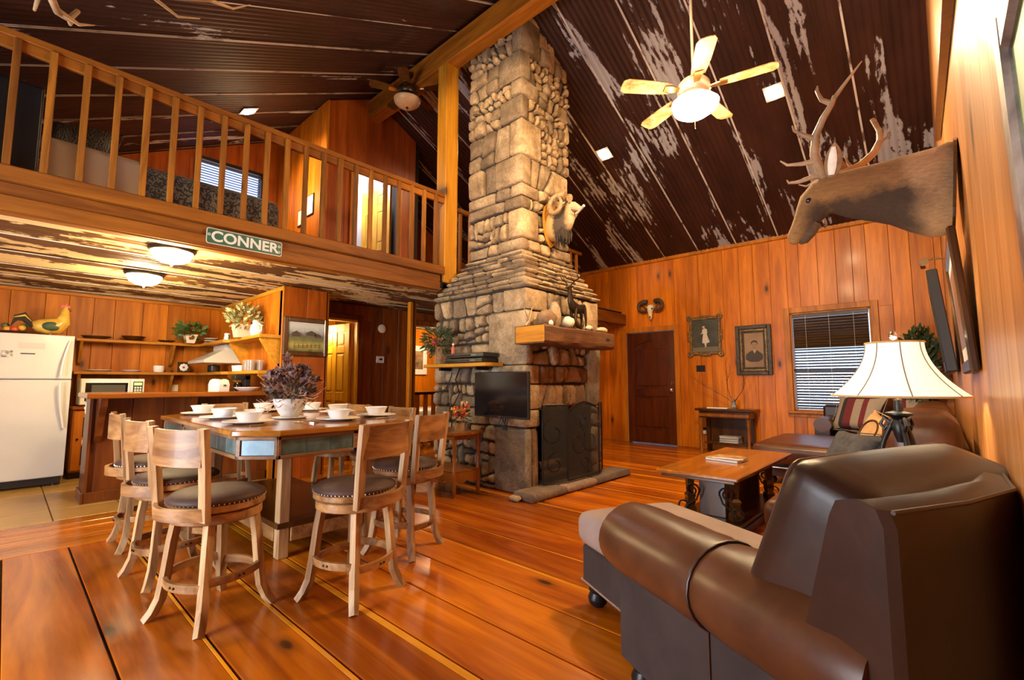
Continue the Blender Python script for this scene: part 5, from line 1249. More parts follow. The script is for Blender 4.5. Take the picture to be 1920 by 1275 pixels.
vs_=thing('twig_vase','small mottled vase with bare branches on the console table','vase',(-2.44,7.88,.70)); MB().lathe([(0,0),(.03,0),(.045,.04),(.03,.09),(.022,.12),(.03,.15),(.022,.15),(.016,.12),(0,.02)],16).build('vase',mottled('vase_glaze',(.45,.42,.38),(.08,.07,.07),22,.4,.1),vs_,60)
rgt=random.Random(9)
def twig(b,p,d,L,r_,lv):
    pts=[p]
    for i in range(4):
        d=(d+Vector((rgt.uniform(-.25,.25),rgt.uniform(-.12,.12),rgt.uniform(-.15,.15)))).normalized(); pts.append(pts[-1]+d*L/4)
    b.tube(pts,[r_*(1-.16*i) for i in range(5)],5)
    if lv:
        for i in(2,3,4): twig(b,pts[i],(d+Vector((rgt.uniform(-.8,.8),rgt.uniform(-.2,.1),rgt.uniform(-.2,.6)))).normalized(),L*.5,r_*.55,lv-1)
for d in((-.35,0,1),(.35,-.1,.7),(-.75,-.1,.55)):
    b=MB(); twig(b,Vector((0,0,.08)),Vector(d).normalized(),.50,.006,2); b.build('branch',M['dkwood'],vs_)
o=thing('outlet_plate','dark outlet with plugged adapter beside the console table leg','outlet',(-2.98,YB,.30)); box('plate',-.04,.04,-.006,0,-.06,.06,M['bkp'],o); box('adapter',-.025,.025,-.05,-.006,-.05,.01,M['wplast'],o)
# ------------------------------------------------------------------ television corner
tv=thing('television','flat black television mounted on the stone fireplace','television',(-3.275,3.40,1.0),R(-3)); box('bezel',-.395,.395,-.02,.02,-.235,.225,M['bkp'],tv,.006); box('screen',-.385,.385,-.0215,-.0195,-.215,.215,M['screen'],tv,0); box('mount',-.08,.08,.02,.14,-.08,.08,M['bk'],tv); box('logo_bar',-.02,.02,-.0225,-.0205,-.230,-.222,M['chrome'],tv,0)
q=MB()
for k in range(4): q.tube([(.0+.03*k,.01,-.23),(-.03+.04*k,.0,-.29),(.02+.02*k,.01,-.36),(.05-.02*k,.02,-.24)],.004,5)
q.build('cables',M['bk'],tv,50)
sf=thing('stone_shelf','pale pine shelf on the fireplace above the television','shelf',(0,0,0)); box('board',-4.40,-3.37,3.27,3.535,1.285,1.322,M['shelfx'],sf,.004)
for x_ in(-4.2,-3.6): box('bracket',x_-.015,x_+.015,3.35,3.535,1.25,1.285,M['bk'],sf)
for i,(z_,dx,lb) in enumerate(((1.322,0,'black media box at the bottom of the pair on the stone shelf'),(1.378,.02,'black media player on top of the pair on the stone shelf'))):
    o=thing('media_player',lb,'media player',(-3.74+dx,3.40,z_)); box('case',-.30,.30,-.11,.11,.006,.052,M['bkp'],o); box('front_strip',-.28,.10,-.114,-.109,.018,.032,M['screen'],o,0); box('display',.12,.2,-.114,-.109,.02,.034,flat('grey_display',(.12,.13,.1),.3),o,0)
    for a in(-.26,.26): box('foot',a-.015,a+.015,-.08,.08,0,.006,M['bkp'],o,0)
bk=thing('plant_basket','tall woven basket with greenery at the left end of the stone shelf','plant',(-4.22,3.38,1.322)); MB().lathe([(0,0),(.075,0),(.08,.02),(.072,.10),(.078,.2),(.07,.2),(.06,.02),(0,.02)],16).build('basket',mottled('wicker',(.36,.2,.09),(.2,.1,.04),30,.8,.8),bk,60)
q=MB(); leafs(q,(-.02,-.04,.28),260,.22,.10,.13,.09,random.Random(6),.5,.1,.16); q.build('foliage',lg2,bk,0,'stuff'); MB().ell((.02,-.10,.26),.035,.03,.045,10,8).build('red_bird',flat('bird_red',(.28,.02,.03),.6),bk,60); MB().tube([(-.08+.02*math.cos(2*PI*j/12),-.085,.10+.025*math.sin(2*PI*j/12)) for j in range(13)],.005,5).build('ring_handle',M['bk'],bk)
fg=thing('figurine','small colourful figurine standing on the media boxes','figurine',(-3.98,3.36,1.43)); MB().lathe([(0,0),(.022,0),(.018,.03),(.024,.06),(.012,.09),(0,.10)],12).build('body',flat('fig_red',(.5,.12,.06),.5),fg,60); MB().ell((0,0,.11),.014,.014,.016,8,6).build('head',M['cream'],fg,60)
q=MB(); q.tube([(-4.05,3.52,1.28),(-4.1,3.50,1.15),(-4.02,3.50,1.0),(-4.16,3.49,.80),(-4.12,3.48,.55)],.006,6); tag(q.build('power_cord',M['bk'],None,50),'black power cord hanging down the stones below the shelf','cord')
q=MB(); q.tube([(-4.40,3.50,1.05),(-4.32,3.49,1.02),(-4.24,3.49,1.06),(-4.18,3.50,1.18),(-4.17,3.51,1.27)],.005,6); tag(q.build('cable',M['bk'],None,50),'thin looping cable left of the power cord on the stones','cord')
# antique side table
at_=thing('side_table','antique two-tier side table with scalloped lower shelf before the fireplace','table',(-3.86,3.18,0))
b=MB(); b.prism([(-.36,-.20),(.36,-.20),(.38,-.16),(.38,.16),(.36,.20),(-.36,.20),(-.38,.16),(-.38,-.16)],.60,.622); b.build('top',M['stable'],at_); box('apron',-.33,.33,-.17,.17,.55,.60,M['stable'],at_)
for sx in(-1,1):
    for sy in(-1,1): MB().lathe([(.012,0),(.018,.03),(.022,.10),(.016,.14),(.022,.18),(.022,.28),(.014,.31),(.018,.45),(.024,.53),(.024,.60)],12,(.32*sx,.16*sy,0),True).build('leg',M['stable'],at_,50)
box('lower_shelf',-.34,.34,-.17,.17,.235,.25,M['stable'],at_)
def scal(L,n): 
    p=[(-L,.235),(-L,.17)]
    for i in range(n*6+1): t=i/(n*6); p.append((-L+2*L*t,.155-.03*abs(math.sin(PI*n*t))))
    return p+[(L,.17),(L,.235)]
for sy in(-1,1): MB().prism(scal(.32,5),.168*sy-.008,.168*sy+.008,'y').build('scalloped_skirt',M['stable'],at_)
for sx in(-1,1): MB().prism(scal(.16,2),.33*sx-.008,.33*sx+.008,'x').build('scalloped_skirt',M['stable'],at_)
fv=thing('flower_pot','small woven pot of orange and red artificial flowers on the side table','flower pot',(-3.62,3.16,.622)); MB().lathe([(0,0),(.05,0),(.06,.05),(.065,.09),(.058,.09),(.05,.02),(0,.02)],16).build('pot',mottled('pot_weave',(.42,.28,.15),(.28,.16,.08),24,.8,.5),fv,60)
rgf=random.Random(21)
for k in range(16):
    a=rgf.uniform(0,6.28); r_=rgf.uniform(.01,.09); z_=rgf.uniform(.11,.30); q=MB(); leafs(q,(r_*math.cos(a),r_*math.sin(a),z_),14,.022,.022,.02,.028,rgf,.5,.5,.8); q.build('flower',flat('bloom_%d'%k,[(.75,.14,.03),(.8,.35,.05),(.6,.04,.04),(.8,.5,.25)][k%4],.7),fv,0,'stuff')
q=MB(); leafs(q,(0,0,.17),70,.09,.09,.09,.05,rgf); q.build('leaves',lg2,fv,0,'stuff')
# ------------------------------------------------------------------ corner plant behind the sectional
cpn=thing('artificial_tree','dark green artificial tree in the corner behind the lamp','plant',(-.17,7.80,0)); MB().lathe([(0,0),(.10,0),(.13,.24),(.12,.24),(.1,.2),(0,.2)],18).build('pot',M['dkwood'],cpn,50); MB().tube([(0,0,.18),(.02,-.03,.7),(0,0,1.2),(.0,-.02,1.5)],[.022,.02,.016,.01],8).build('trunk',M['mantel'],cpn,50)
q=MB(); leafs(q,(-.0,-.03,1.32),520,.2,.2,.46,.10,random.Random(31),.4,.3,.4); q.build('foliage',lg2,cpn,0,'stuff')
# ------------------------------------------------------------------ elk head mount on the gable wall
EY=2.80
elk=thing('elk_mount','elk shoulder mount with branching antlers on the gable wall','mounted animal',(XR,EY,2.02)); elk.scale=(.9,.9,.9); elk.rotation_euler=(0,R(4),0); elk.location.x=XR-.014; elk.location.z=2.0
# local: -x out of the wall
fm,t_,b_=nt('elk_hide'); tc=nd(t_,'ShaderNodeTexCoord'); sx=nd(t_,'ShaderNodeSeparateXYZ'); t_.links.new(tc.outputs['Object'],sx.inputs[0])
nz=noise(t_,tc.outputs['Object'],9,4,.6); nf=noise(t_,coords(t_,False,(.35,1,1)),90,3,.7)
ax=nd(t_,'ShaderNodeMath',operation='MULTIPLY_ADD'); t_.links.new(nz.outputs[0],ax.inputs[0]); ax.inputs[1].default_value=.14; t_.links.new(sx.outputs[0],ax.inputs[2])
rx=ramp(t_,[(0,(.34,.18,.06)),(.22,(.27,.13,.038)),(.5,(.22,.10,.028)),(.68,(.23,.105,.034)),(.76,(.38,.21,.095)),(1,(.33,.18,.08))])
mp_=nd(t_,'ShaderNodeMapRange'); mp_.inputs[1].default_value=-.72; mp_.inputs[2].default_value=.12; t_.links.new(ax.outputs[0],mp_.inputs[0]); t_.links.new(mp_.outputs[0],rx.inputs[0])
az=nd(t_,'ShaderNodeMath',operation='MULTIPLY_ADD'); t_.links.new(nz.outputs[0],az.inputs[0]); az.inputs[1].default_value=.16; t_.links.new(sx.outputs[2],az.inputs[2])
rz_=ramp(t_,[(0,(1,1,1)),(.54,(.9,.9,.9)),(.66,(0,0,0))]); mz=nd(t_,'ShaderNodeMapRange'); mz.inputs[1].default_value=-.28; mz.inputs[2].default_value=.30; t_.links.new(az.outputs[0],mz.inputs[0]); t_.links.new(mz.outputs[0],rz_.inputs[0])
rxm=ramp(t_,[(.12,(0,0,0)),(.25,(1,1,1)),(.72,(1,1,1)),(.86,(.25,.25,.25))]); t_.links.new(mp_.outputs[0],rxm.inputs[0])
dk=mix(t_,1,rz_.outputs[0],rxm.outputs[0],'MULTIPLY')
cc=mix(t_,dk,rx.outputs[0],(.024,.011,.005)); rf=ramp(t_,[(.3,(.6,.6,.6)),(.7,(1.1,1.1,1.1))]); t_.links.new(nf.outputs[0],rf.inputs[0]); cc=mix(t_,.7,cc,rf.outputs[0],'MULTIPLY')
t_.links.new(cc,b_.inputs['Base Color']); b_.inputs['Roughness'].default_value=.9; bump(t_,b_,nf.outputs[0],.5,.01)
def lofted(stations,n=20):
    """stations: centre, half-height along local normal, half-width, direction ; rings"""
    rs=[]
    m=len(stations)
    for i,(c,hh,hw_) in enumerate(stations):
        c=Vector(c); a=Vector(stations[max(i-1,0)][0]); d=Vector(stations[min(i+1,m-1)][0]); t=(d-a).normalized()
        side=Vector((0,1,0)); nn=side.cross(t).normalized()
        if nn.z<0: nn=-nn
        r_=[]
        for j in range(n):
            an=2*PI*j/n; cu_=math.cos(an); su=math.sin(an)
            h=hh[0] if su>0 else hh[1]
            r_.append(c+side*(hw_*math.copysign(abs(cu_)**.9,cu_))+nn*(h*math.copysign(abs(su)**.9,su)))
        rs.append(r_)
    return rs
st=[((-.005,0,-.02),(.22,.23),.17),((-.06,0,-.02),(.225,.235),.185),((-.12,0,-.005),(.20,.215),.175),((-.22,0,.02),(.165,.185),.14),((-.32,0,.035),(.138,.165),.118),((-.42,0,.05),(.118,.145),.105),((-.50,0,.055),(.108,.12),.098),((-.555,0,.040),(.104,.105),.094),((-.595,0,.005),(.088,.095),.088),((-.622,0,-.04),(.068,.084),.074),((-.645,0,-.085),(.054,.07),.058),((-.664,0,-.125),(.047,.058),.05),((-.682,0,-.160),(.043,.05),.048),((-.696,0,-.188),(.032,.04),.042),((-.704,0,-.206),(.012,.018),.02)]
MB().rings(lofted(st)).build('head_and_neck',fm,elk,70)
MB().tube([(-.585,.0,-.10),(-.615,.0,-.15),(-.645,.0,-.195),(-.662,0,-.213)],[.034,.036,.028,.008],10).build('lower_jaw',M['elkd'],elk,60)
MB().ell((-.703,0,-.186),.014,.032,.02,10,6).build('nose',M['bkp'],elk,60)
for s_ in(-1,1):
    MB().ell((-.606,.080*s_,.012),.018,.012,.016,10,8).build('eye',M['screen'],elk,60)
    q=MB(); base=Vector((-.50,.072*s_,.125)); tip=base+Vector((.02,.075*s_,.165)); ax_=(tip-base); sd=Vector((1,.1*s_,-.1)).normalized(); nn=ax_.normalized().cross(sd)
    rows=[]
    for i in range(8):
        t=i/7; w_=.042*math.sin(PI*min(1,.12+t*.88))**.8*(1 if t<.98 else .1)+.002; c=base+ax_*t; rows.append([c+sd*w_*math.cos(2*PI*j/10)+nn*(w_*.35*math.sin(2*PI*j/10)) for j in range(10)])
    q.rings(rows); e=q.build('ear',M['elk'],elk,60)
    q=MB(); rows=[]
    for i in range(7):
        t=.08+.8*i/6; w_=.021*math.sin(PI*min(1,.12+t*.88))**.8+.001; c=base+ax_*t-nn*(.016*(1 if (-nn).x<0 else -1)); rows.append([c+sd*w_*math.cos(2*PI*j/8)+nn*(.004*math.sin(2*PI*j/8)) for j in range(8)])
    q.rings(rows); q.build('inner_ear',M['bone'],e,60)
# antlers (beams sweep up and back over the neck, tines forward)
def antler(pts,tines,par,mat,r0=.02):
    n=len(pts); q=MB(); q.tube(pts,[r0*(1-.55*i/(n-1)) for i in range(n)],9); b_m=q.build('antler_beam',mat,par,60)
    for tp,rr in tines:
        k=len(tp); q=MB(); q.tube(tp,[rr*(1-.78*i/(k-1)) for i in range(k)],8); q.build('tine',mat,b_m,60)
def sc_(ps,s_): return [(x,y*s_,z) for x,y,z in ps]
def sq_(ps): return [(x,y,.14+(z-.14)*.78) for x,y,z in ps]
_sc=sc_
def sc_(ps,s_): return sq_(_sc(ps,s_))
antler(sc_([(-.535,.03,.14),(-.56,.07,.20),(-.58,.12,.29),(-.565,.17,.40),(-.525,.205,.49),(-.49,.215,.56),(-.475,.21,.62)],-1),
 [(sc_([(-.545,.04,.155),(-.60,.06,.155),(-.66,.075,.13),(-.71,.08,.135),(-.72,.08,.16)],-1),.018),(sc_([(-.575,.10,.25),(-.64,.12,.24),(-.71,.13,.25),(-.745,.135,.29)],-1),.017),(sc_([(-.57,.165,.38),(-.62,.19,.41),(-.665,.195,.46),(-.675,.195,.50)],-1),.017),
  (sc_([(-.485,.212,.57),(-.535,.21,.62),(-.56,.21,.70),(-.555,.21,.73)],-1),.016),(sc_([(-.48,.212,.60),(-.44,.215,.67),(-.39,.22,.75),(-.36,.22,.80)],-1),.013)],elk,M['antler'],.027)
antler([(-.53,.03,.14),(-.47,.11,.20),(-.40,.19,.26),(-.345,.25,.34),(-.32,.28,.42),(-.325,.285,.48),(-.36,.28,.56)],
 [([(-.545,.04,.155),(-.60,.06,.165),(-.65,.07,.15),(-.69,.075,.17)],.013),([(-.43,.16,.23),(-.46,.17,.28),(-.475,.175,.33)],.013),([(-.33,.27,.40),(-.29,.28,.43),(-.275,.285,.47)],.012)],elk,M['antler'],.027)
MB().lathe([(0,0),(.235,0),(.235,.012),(0,.012)],28).build('wall_plate',M['dkwood'],elk) ; pw=elk.children[-1]
for o in elk.children:
    if o.name.startswith('wall_plate'): o.rotation_euler=(0,R(-90),0); o.location=(-.0,0,-.02)
# thin dark brace strip on the gable wall
b=MB(); b.prism([(1.2,2.23),(1.2,2.27),(4.75,3.015),(4.75,2.975)],XR-.035,XR-.004,'x'); tag(b.build('wall_batten',M['dkwood'],None),'thin dark wooden strip rising across the gable wall behind the elk','batten')
# ------------------------------------------------------------------ frames on the gable wall
def lean_frame(label,y0,y1,z0,z1,xb,xt,fw,mat,pic,nm='framed_picture',mat2=None,tk=.012):
    o=thing(nm,label,'picture',(XR,(y0+y1)/2,z0)); h=z1-z0; w_=(y1-y0)/2; a=math.atan2(xb-xt,h); o.rotation_euler=(0,-a,0); o.location.x=xb
    for nm2,ya,yb,za,zb in(('frame',-w_,-w_+fw,0,h),('frame',w_-fw,w_,0,h),('frame',-w_+fw,w_-fw,0,fw),('frame',-w_+fw,w_-fw,h-fw,h)): box(nm2,-tk,.016,ya,yb,za,zb,mat,o,.007)
    box('backing',.004,.012,-w_+.01,w_-.01,.01,h-.01,M['dkwood'],o,0)
    if mat2: box('mat_board',-.002,.004,-w_+fw,w_-fw,fw,h-fw,mat2,o,0); box('print',-.0035,-.002,-w_+fw+.05,w_-fw-.05,fw+.06,h-fw-.05,pic,o,0)
    else: box('print',-.002,.004,-w_+fw,w_-fw,fw,h-fw,pic,o,0)
    return o
art1=mottled('rust_landscape_print',(.50,.30,.2),(.16,.07,.05),5,.35,0,sc3=(1,1,.4))
lf1=lean_frame('brown framed print under a picture light on the gable wall',2.45,3.25,1.16,1.73,XR-.02,XR-.055,.055,M['dkwood'],art1,mat2=M['paper'])
lf2=lean_frame('black framed picture farther along the gable wall toward the corner',4.7,5.7,1.20,1.98,XR-.03,XR-.10,.09,M['bkp'],flat('dark_print',(.03,.028,.03),.3),tk=.05)
lf3=lean_frame('silver moulded framed picture high on the gable wall at the right edge',.56,.895,1.14,1.60,XR-.018,XR-.026,.06,mottled('pewter_frame',(.34,.28,.24),(.10,.075,.065),12,.4,.2,.3),flat('green_print',(.16,.24,.09),.5))
pl_=thing('picture_light','small brass picture light on an arm above the framed print','lamp',(XR-.05,3.05,1.72)); MB().tube([(.035,0,-.01),(0,0,.0),(-.06,0,.005),(-.085,0,-.005)],.005,7).build('arm',M['brass'],pl_,50); q=MB(); q.tube([(-.092,-.05,-.012),(-.092,.05,-.012)],.018,12); q.build('lamp_tube',M['brass'],pl_,50); box('lamp_window',-.106,-.088,-.04,.04,-.032,-.026,M['chrome'],pl_,0)
# ------------------------------------------------------------------ pictures on the back wall
gold=mottled('aged_gilt',(.30,.18,.06),(.09,.05,.018),18,.45,.5,.3)
op=thing('ornate_portrait','ornate gilt frame with an old photograph of a standing woman in white','picture',(-2.925,YB,1.915))
W_,H_=.27,.33
for nm2,xa,xb_,za,zb in(('frame',-W_,-W_+.055,-H_,H_),('frame',W_-.055,W_,-H_,H_),('frame',-W_+.055,W_-.055,-H_,-H_+.055),('frame',-W_+.055,W_-.055,H_-.055,H_)): box(nm2,xa,xb_,-.03,0,za,zb,gold,op,.012)
for sx_ in(-1,1):
    for sz in(-1,1):
        q=MB()
        for k in range(7): a=R(k*51); q.ell((sx_*(W_-.012)+.03*math.cos(a),-.03,sz*(H_-.012)+.03*math.sin(a)),.022,.012,.022,8,6)
        q.build('corner_ornament',gold,op,60)
for a,c in((0,H_),(0,-H_),(W_,0),(-W_,0)):
    q=MB()
    for k in range(-2,3): q.ell((a+(.035*k if a==0 else 0),-.03,c+(0 if a==0 else .035*k)),.024,.012,.024-.003*abs(k),8,6)
    q.build('edge_ornament',gold,op,60)
box('photograph',-W_+.05,W_-.05,-.012,-.004,-H_+.05,H_-.05,mottled('sepia_backdrop',(.075,.075,.055),(.03,.03,.022),4,.5,0),op,0)
cr_=flat('sepia_cream',(.62,.58,.46),.6); sk=flat('sepia_skin',(.5,.42,.3),.6)
def fig(par,nm,poly,mt,y): MB().prism(poly,y-.0012,y,'y').build(nm,mt,par)
fig(op,'printed_dress',[(-.05,.06),(-.04,.11),(.0,.13),(.035,.11),(.04,.05),(.03,.03),(.05,-.04),(.075,-.11),(.03,-.13),(-.05,-.125),(-.045,-.05),(-.03,.03)],cr_,-.012)
fig(op,'printed_head',[(-.02+.022*math.cos(2*PI*k/10),.155+.028*math.sin(2*PI*k/10)) for k in range(10)],sk,-.012); fig(op,'printed_hair',[(-.045,.16),(-.035,.185),(-.015,.19),(.003,.175),(.0,.165),(-.02,.175)],M['bkp'],-.0135)
fig(op,'printed_arm',[(-.04,.06),(-.075,.04),(-.07,.03),(-.03,.045)],cr_,-.0135); fig(op,'printed_boots',[(-.02,-.13),(.0,-.18),(-.03,-.205),(.012,-.205),(.02,-.13)],cr_,-.012); fig(op,'printed_ground',[(-W_+.05,-H_+.05),(W_-.05,-H_+.05),(W_-.05,-.19),(-W_+.05,-.2)],flat('sepia_ground',(.16,.14,.09),.6),-.0122)
pp_=thing('dark_portrait','heavy dark carved frame with an old bust portrait of a man','picture',(-2.165,YB,1.635)); W_,H_=.265,.40
cv=mottled('carved_dark_wood',(.085,.06,.03),(.025,.017,.01),22,.45,.8)
for k_,(o_,i2,dp) in enumerate(((0,.06,.05),(.06,.10,.035),(.10,.125,.02))):
    for nm2,xa,xb_,za,zb in(('frame',-W_+o_,-W_+i2,-H_+o_,H_-o_),('frame',W_-i2,W_-o_,-H_+o_,H_-o_),('frame',-W_+i2,W_-i2,-H_+o_,-H_+i2),('frame',-W_+i2,W_-i2,H_-i2,H_-o_)): box(nm2,xa,xb_,-dp,0,za,zb,cv if k_!=1 else gold,pp_,.008)
box('portrait',-W_+.12,W_-.12,-.010,-.003,-H_+.12,H_-.12,mottled('sepia_paper',(.34,.21,.10),(.26,.15,.07),3,.6,0),pp_,0)
dk_=flat('sepia_dark',(.05,.032,.018),.6); fig(pp_,'printed_coat',[(-.125,-.15),(-.12,-.07),(-.07,-.03),(-.02,.0),(.04,.0),(.09,-.04),(.13,-.08),(.125,-.15),(.06,-.19),(-.06,-.19)],dk_,-.010); fig(pp_,'printed_collar',[(-.02,.0),(.01,-.06),(.04,.0)],flat('sepia_lightpaper',(.42,.3,.17),.6),-.0115)
fig(pp_,'printed_face',[(.01+.045*math.cos(2*PI*k/14),.075+.065*math.sin(2*PI*k/14)) for k in range(14)],flat('sepia_face',(.30,.18,.085),.6),-.0115); fig(pp_,'printed_hair',[(-.045,.08),(-.04,.13),(0,.16),(.05,.145),(.062,.10),(.055,.08),(.045,.115),(-.01,.125),(-.032,.10)],dk_,-.013)
for e in(-.012,.026): fig(pp_,'printed_eye',[(e-.01,.084),(e+.01,.084),(e+.008,.09),(e-.008,.09)],dk_,-.013)
fig(pp_,'printed_mouth',[(-.008,.040),(.026,.040),(.02,.045),(-.002,.045)],dk_,-.013)
o=thing('switch_plate','small black switch plate below the ornate portrait','switch',(-3.02,YB,1.355)); box('plate',-.075,.075,-.006,0,-.055,.055,M['bkp'],o); 
for a in(-.035,.035): box('toggle',a-.008,a+.008,-.016,-.006,-.012,.012,M['bkp'],o,.002)
# ------------------------------------------------------------------ mouflon skull over the door
sk_=thing('ram_skull','bleached ram skull with dark curled horns above the entrance door','skull',(-3.87,YB-.02,2.44))
st2=[((0,-.05,.11),(.05,.05),.05),((0,-.075,.075),(.055,.05),.068),((0,-.085,.03),(.05,.045),.066),((0,-.085,-.02),(.04,.04),.046),((0,-.08,-.08),(.032,.032),.034),((0,-.075,-.13),(.024,.024),.026),((0,-.072,-.16),(.012,.012),.014)]
rs=[]
for c,hh,hw_ in st2: rs.append([(c[0]+hw_*math.cos(2*PI*j/14),c[1]+hh[0]*math.sin(2*PI*j/14),c[2]) for j in range(14)])
MB().rings(rs).build('skull',M['bone'],sk_,60); box('mount_block',-.03,.03,-.02,.02,.03,.12,M['dkwood'],sk_)
for s_ in(-1,1):
    MB().ell((.050*s_,-.118,.028),.016,.012,.018,8,6).build('eye_socket',M['soot'],sk_,60)
    pts=[];n_=26
    for i in range(n_):
        t=i/(n_-1); a=R(120-330*t); r_=.115*(1-.15*t); pts.append((s_*(.13+r_*math.cos(a)*.95+.16*max(0,t-.72)/.28*1.0),-.05-.09*t*(1-t)*4*.4,.085+r_*math.sin(a)*.85+(.05*max(0,t-.8)/.2)))
    MB().tube(pts,[.042*(1-.88*i/(n_-1))+.003 for i in range(n_)],9).build('horn',M['hornd'],sk_,60)
MB().ell((0,-.105,-.125),.012,.008,.025,8,6).build('nose_cavity',M['soot'],sk_,60)
# ------------------------------------------------------------------ ram mount on the chimney
rm=thing('ram_mount','mouflon ram shoulder mount with curled tan horns on the chimney','mounted animal',(SX1+.035,4.22,2.96))
q=MB(); q.prism([(0,-.27),(.075,-.20),(.12,-.08),(.135,.08),(.11,.19),(.05,.25),(0,.26),(-.05,.25),(-.11,.19),(-.135,.08),(-.12,-.08),(-.075,-.20)],0,.03,'x'); q.build('plaque',M['post'],rm,40)
st3=[((.03,0,-.03),(.18,.17),.115),((.07,0,-.035),(.185,.175),.12),((.13,0,-.02),(.155,.175),.105),((.19,0,.02),(.12,.165),.09),((.24,0,.075),(.09,.135),.075),((.275,0,.125),(.07,.09),.062),((.31,0,.155),(.055,.06),.055),((.35,0,.145),(.046,.05),.046),((.395,0,.115),(.036,.042),.036),((.43,0,.092),(.028,.032),.030),((.447,0,.083),(.010,.012),.014)]
fm2,t_,b_=nt('mouflon_hide'); tc=nd(t_,'ShaderNodeTexCoord'); sx=nd(t_,'ShaderNodeSeparateXYZ'); t_.links.new(tc.outputs['Object'],sx.inputs[0]); nz=noise(t_,tc.outputs['Object'],16,4,.6); ad=nd(t_,'ShaderNodeMath',operation='MULTIPLY_ADD'); t_.links.new(nz.outputs[0],ad.inputs[0]); ad.inputs[1].default_value=.08; t_.links.new(sx.outputs[0],ad.inputs[2]); mr=nd(t_,'ShaderNodeMapRange'); mr.inputs[1].default_value=0; mr.inputs[2].default_value=.5; t_.links.new(ad.outputs[0],mr.inputs[0])
rr_=ramp(t_,[(.12,(.36,.19,.055)),(.30,(.42,.24,.08)),(.37,(.05,.032,.02)),(.60,(.06,.038,.022)),(.68,(.30,.19,.09)),(.74,(.42,.31,.18)),(1,(.38,.28,.17))]); t_.links.new(mr.outputs[0],rr_.inputs[0]); t_.links.new(rr_.outputs[0],b_.inputs['Base Color']); b_.inputs['Roughness'].default_value=.9; bump(t_,b_,noise(t_,tc.outputs['Object'],70,3).outputs[0],.5,.01)
MB().rings(lofted(st3,16)).build('head_and_neck',fm2,rm,70)
q=MB()
rgm=random.Random(2)
for k in range(46):
    a=rgm.uniform(-.9,.9); x_=rgm.uniform(.12,.24); z0_=-.15+(x_-.12)*.5; q.tube([(x_,.09*math.sin(a),z0_+.05),(x_+.02,.10*math.sin(a),z0_-.05),(x_+.025,.09*math.sin(a),z0_-.05-rgm.uniform(.05,.12))],[.016,.014,.003],5)
q.build('beard',M['ramd'],rm,60,'stuff')
for s_ in(-1,1):
    pts=[];n_=30
    for i in range(n_):
        t=i/(n_-1); a=R(60+400*t); r_=.13*(1-.42*t); pts.append((.20+r_*math.cos(a)*.9,s_*(.045+.085*t+.06*math.sin(PI*t)),.165+r_*math.sin(a)))
    MB().tube(pts,[(.040*(1-.8*i/(n_-1))+.004)*(1+.06*math.cos(i*2.6)) for i in range(n_)],10).build('horn',M['horn'],rm,50)
    MB().ell((.325,.050*s_,.175),.012,.008,.011,8,6).build('eye',M['screen'],rm,60)
    q=MB(); q.M=T(.275,.075*s_,.185,-30*s_,0,35*s_); q.ell((0,.03*s_,0),.016,.04,.008,8,6); q.build('ear',M['ramw'],rm,60)
MB().ell((.443,0,.088),.010,.02,.012,8,6).build('nose',M['bkp'],rm,60)
MB().tube([(.37,.01,.055),(.43,-.03,.045),(.50,-.075,.055),(.55,-.10,.07)],[.012,.013,.013,.015],8).build('pale_stick',M['bone'],rm,50)
# ------------------------------------------------------------------ things on the mantel
MZ=1.674
dr=thing('deer_sculpture','tall bronze deer sculpture standing on the mantel','sculpture',(-2.90,4.22,MZ),R(-90))
b=MB(); b.rings(lofted([((-.14,0,.26),(.02,.02),.02),((-.12,0,.265),(.055,.055),.042),((-.05,0,.255),(.05,.055),.045),((.03,0,.255),(.055,.065),.048),((.09,0,.28),(.055,.06),.04),((.12,0,.33),(.04,.045),.028),((.13,0,.40),(.03,.035),.022),((.135,0,.455),(.026,.03),.022),((.155,0,.475),(.022,.024),.02),((.19,0,.465),(.016,.016),.014),((.215,0,.455),(.006,.006),.006)],12)); b.build('body',M['bronze'],dr,70)
for (x0_,s_,kx) in((-.10,1,-.02),(-.12,-1,.0),(.06,1,.05),(.07,-1,.0)): MB().tube([(x0_,.03*s_,.25),(x0_+kx*.6-.01,.032*s_,.14),(x0_+kx,.03*s_,.07),(x0_+kx*.8,.03*s_,.0)],[.022,.013,.009,.012],8).build('leg',M['bronze'],dr,60)
for s_ in(-1,1):
    q=MB(); pts=[(.14,.015*s_,.49),(.12,.06*s_,.54),(.10,.11*s_,.57),(.11,.14*s_,.61)]; q.tube(pts,[.008,.007,.006,.003],6)
    for k,(p,d) in enumerate((((.125,.05*s_,.53),(.06,0,.06)),((.105,.10*s_,.565),(.055,.01*s_,.05)),((.11,.12*s_,.585),(-.05,.02*s_,.03)))): q.tube([p,(p[0]+d[0]*.6,p[1]+d[1]*.6,p[2]+d[2]*.3),(p[0]+d[0],p[1]+d[1],p[2]+d[2])],[.006,.005,.002],6)
    q.build('antlers',M['bronze'],dr,60); MB().ell((.135,.035*s_,.475),.008,.022,.012,8,6).build('ear',M['bronze'],dr,60)
MB().box(-.20,.16,-.07,.07,-.0,.012,.005).build('base',M['bronze'],dr)
def rock(loc,rx,ry,rz,mat,label,seed,nm='rock',cat='rock'):
    rr=random.Random(seed); b=MB().ell((0,0,rz),rx,ry,rz,12,9); b.v=[(x*(1+rr.uniform(-.09,.09)),y*(1+rr.uniform(-.09,.09)),max(0,z*(1+rr.uniform(-.06,.06)))) for x,y,z in b.v]; o=b.build(nm,mat,None,60); o.location=loc; return tag(o,label,cat,'rocks and shells on the mantel')
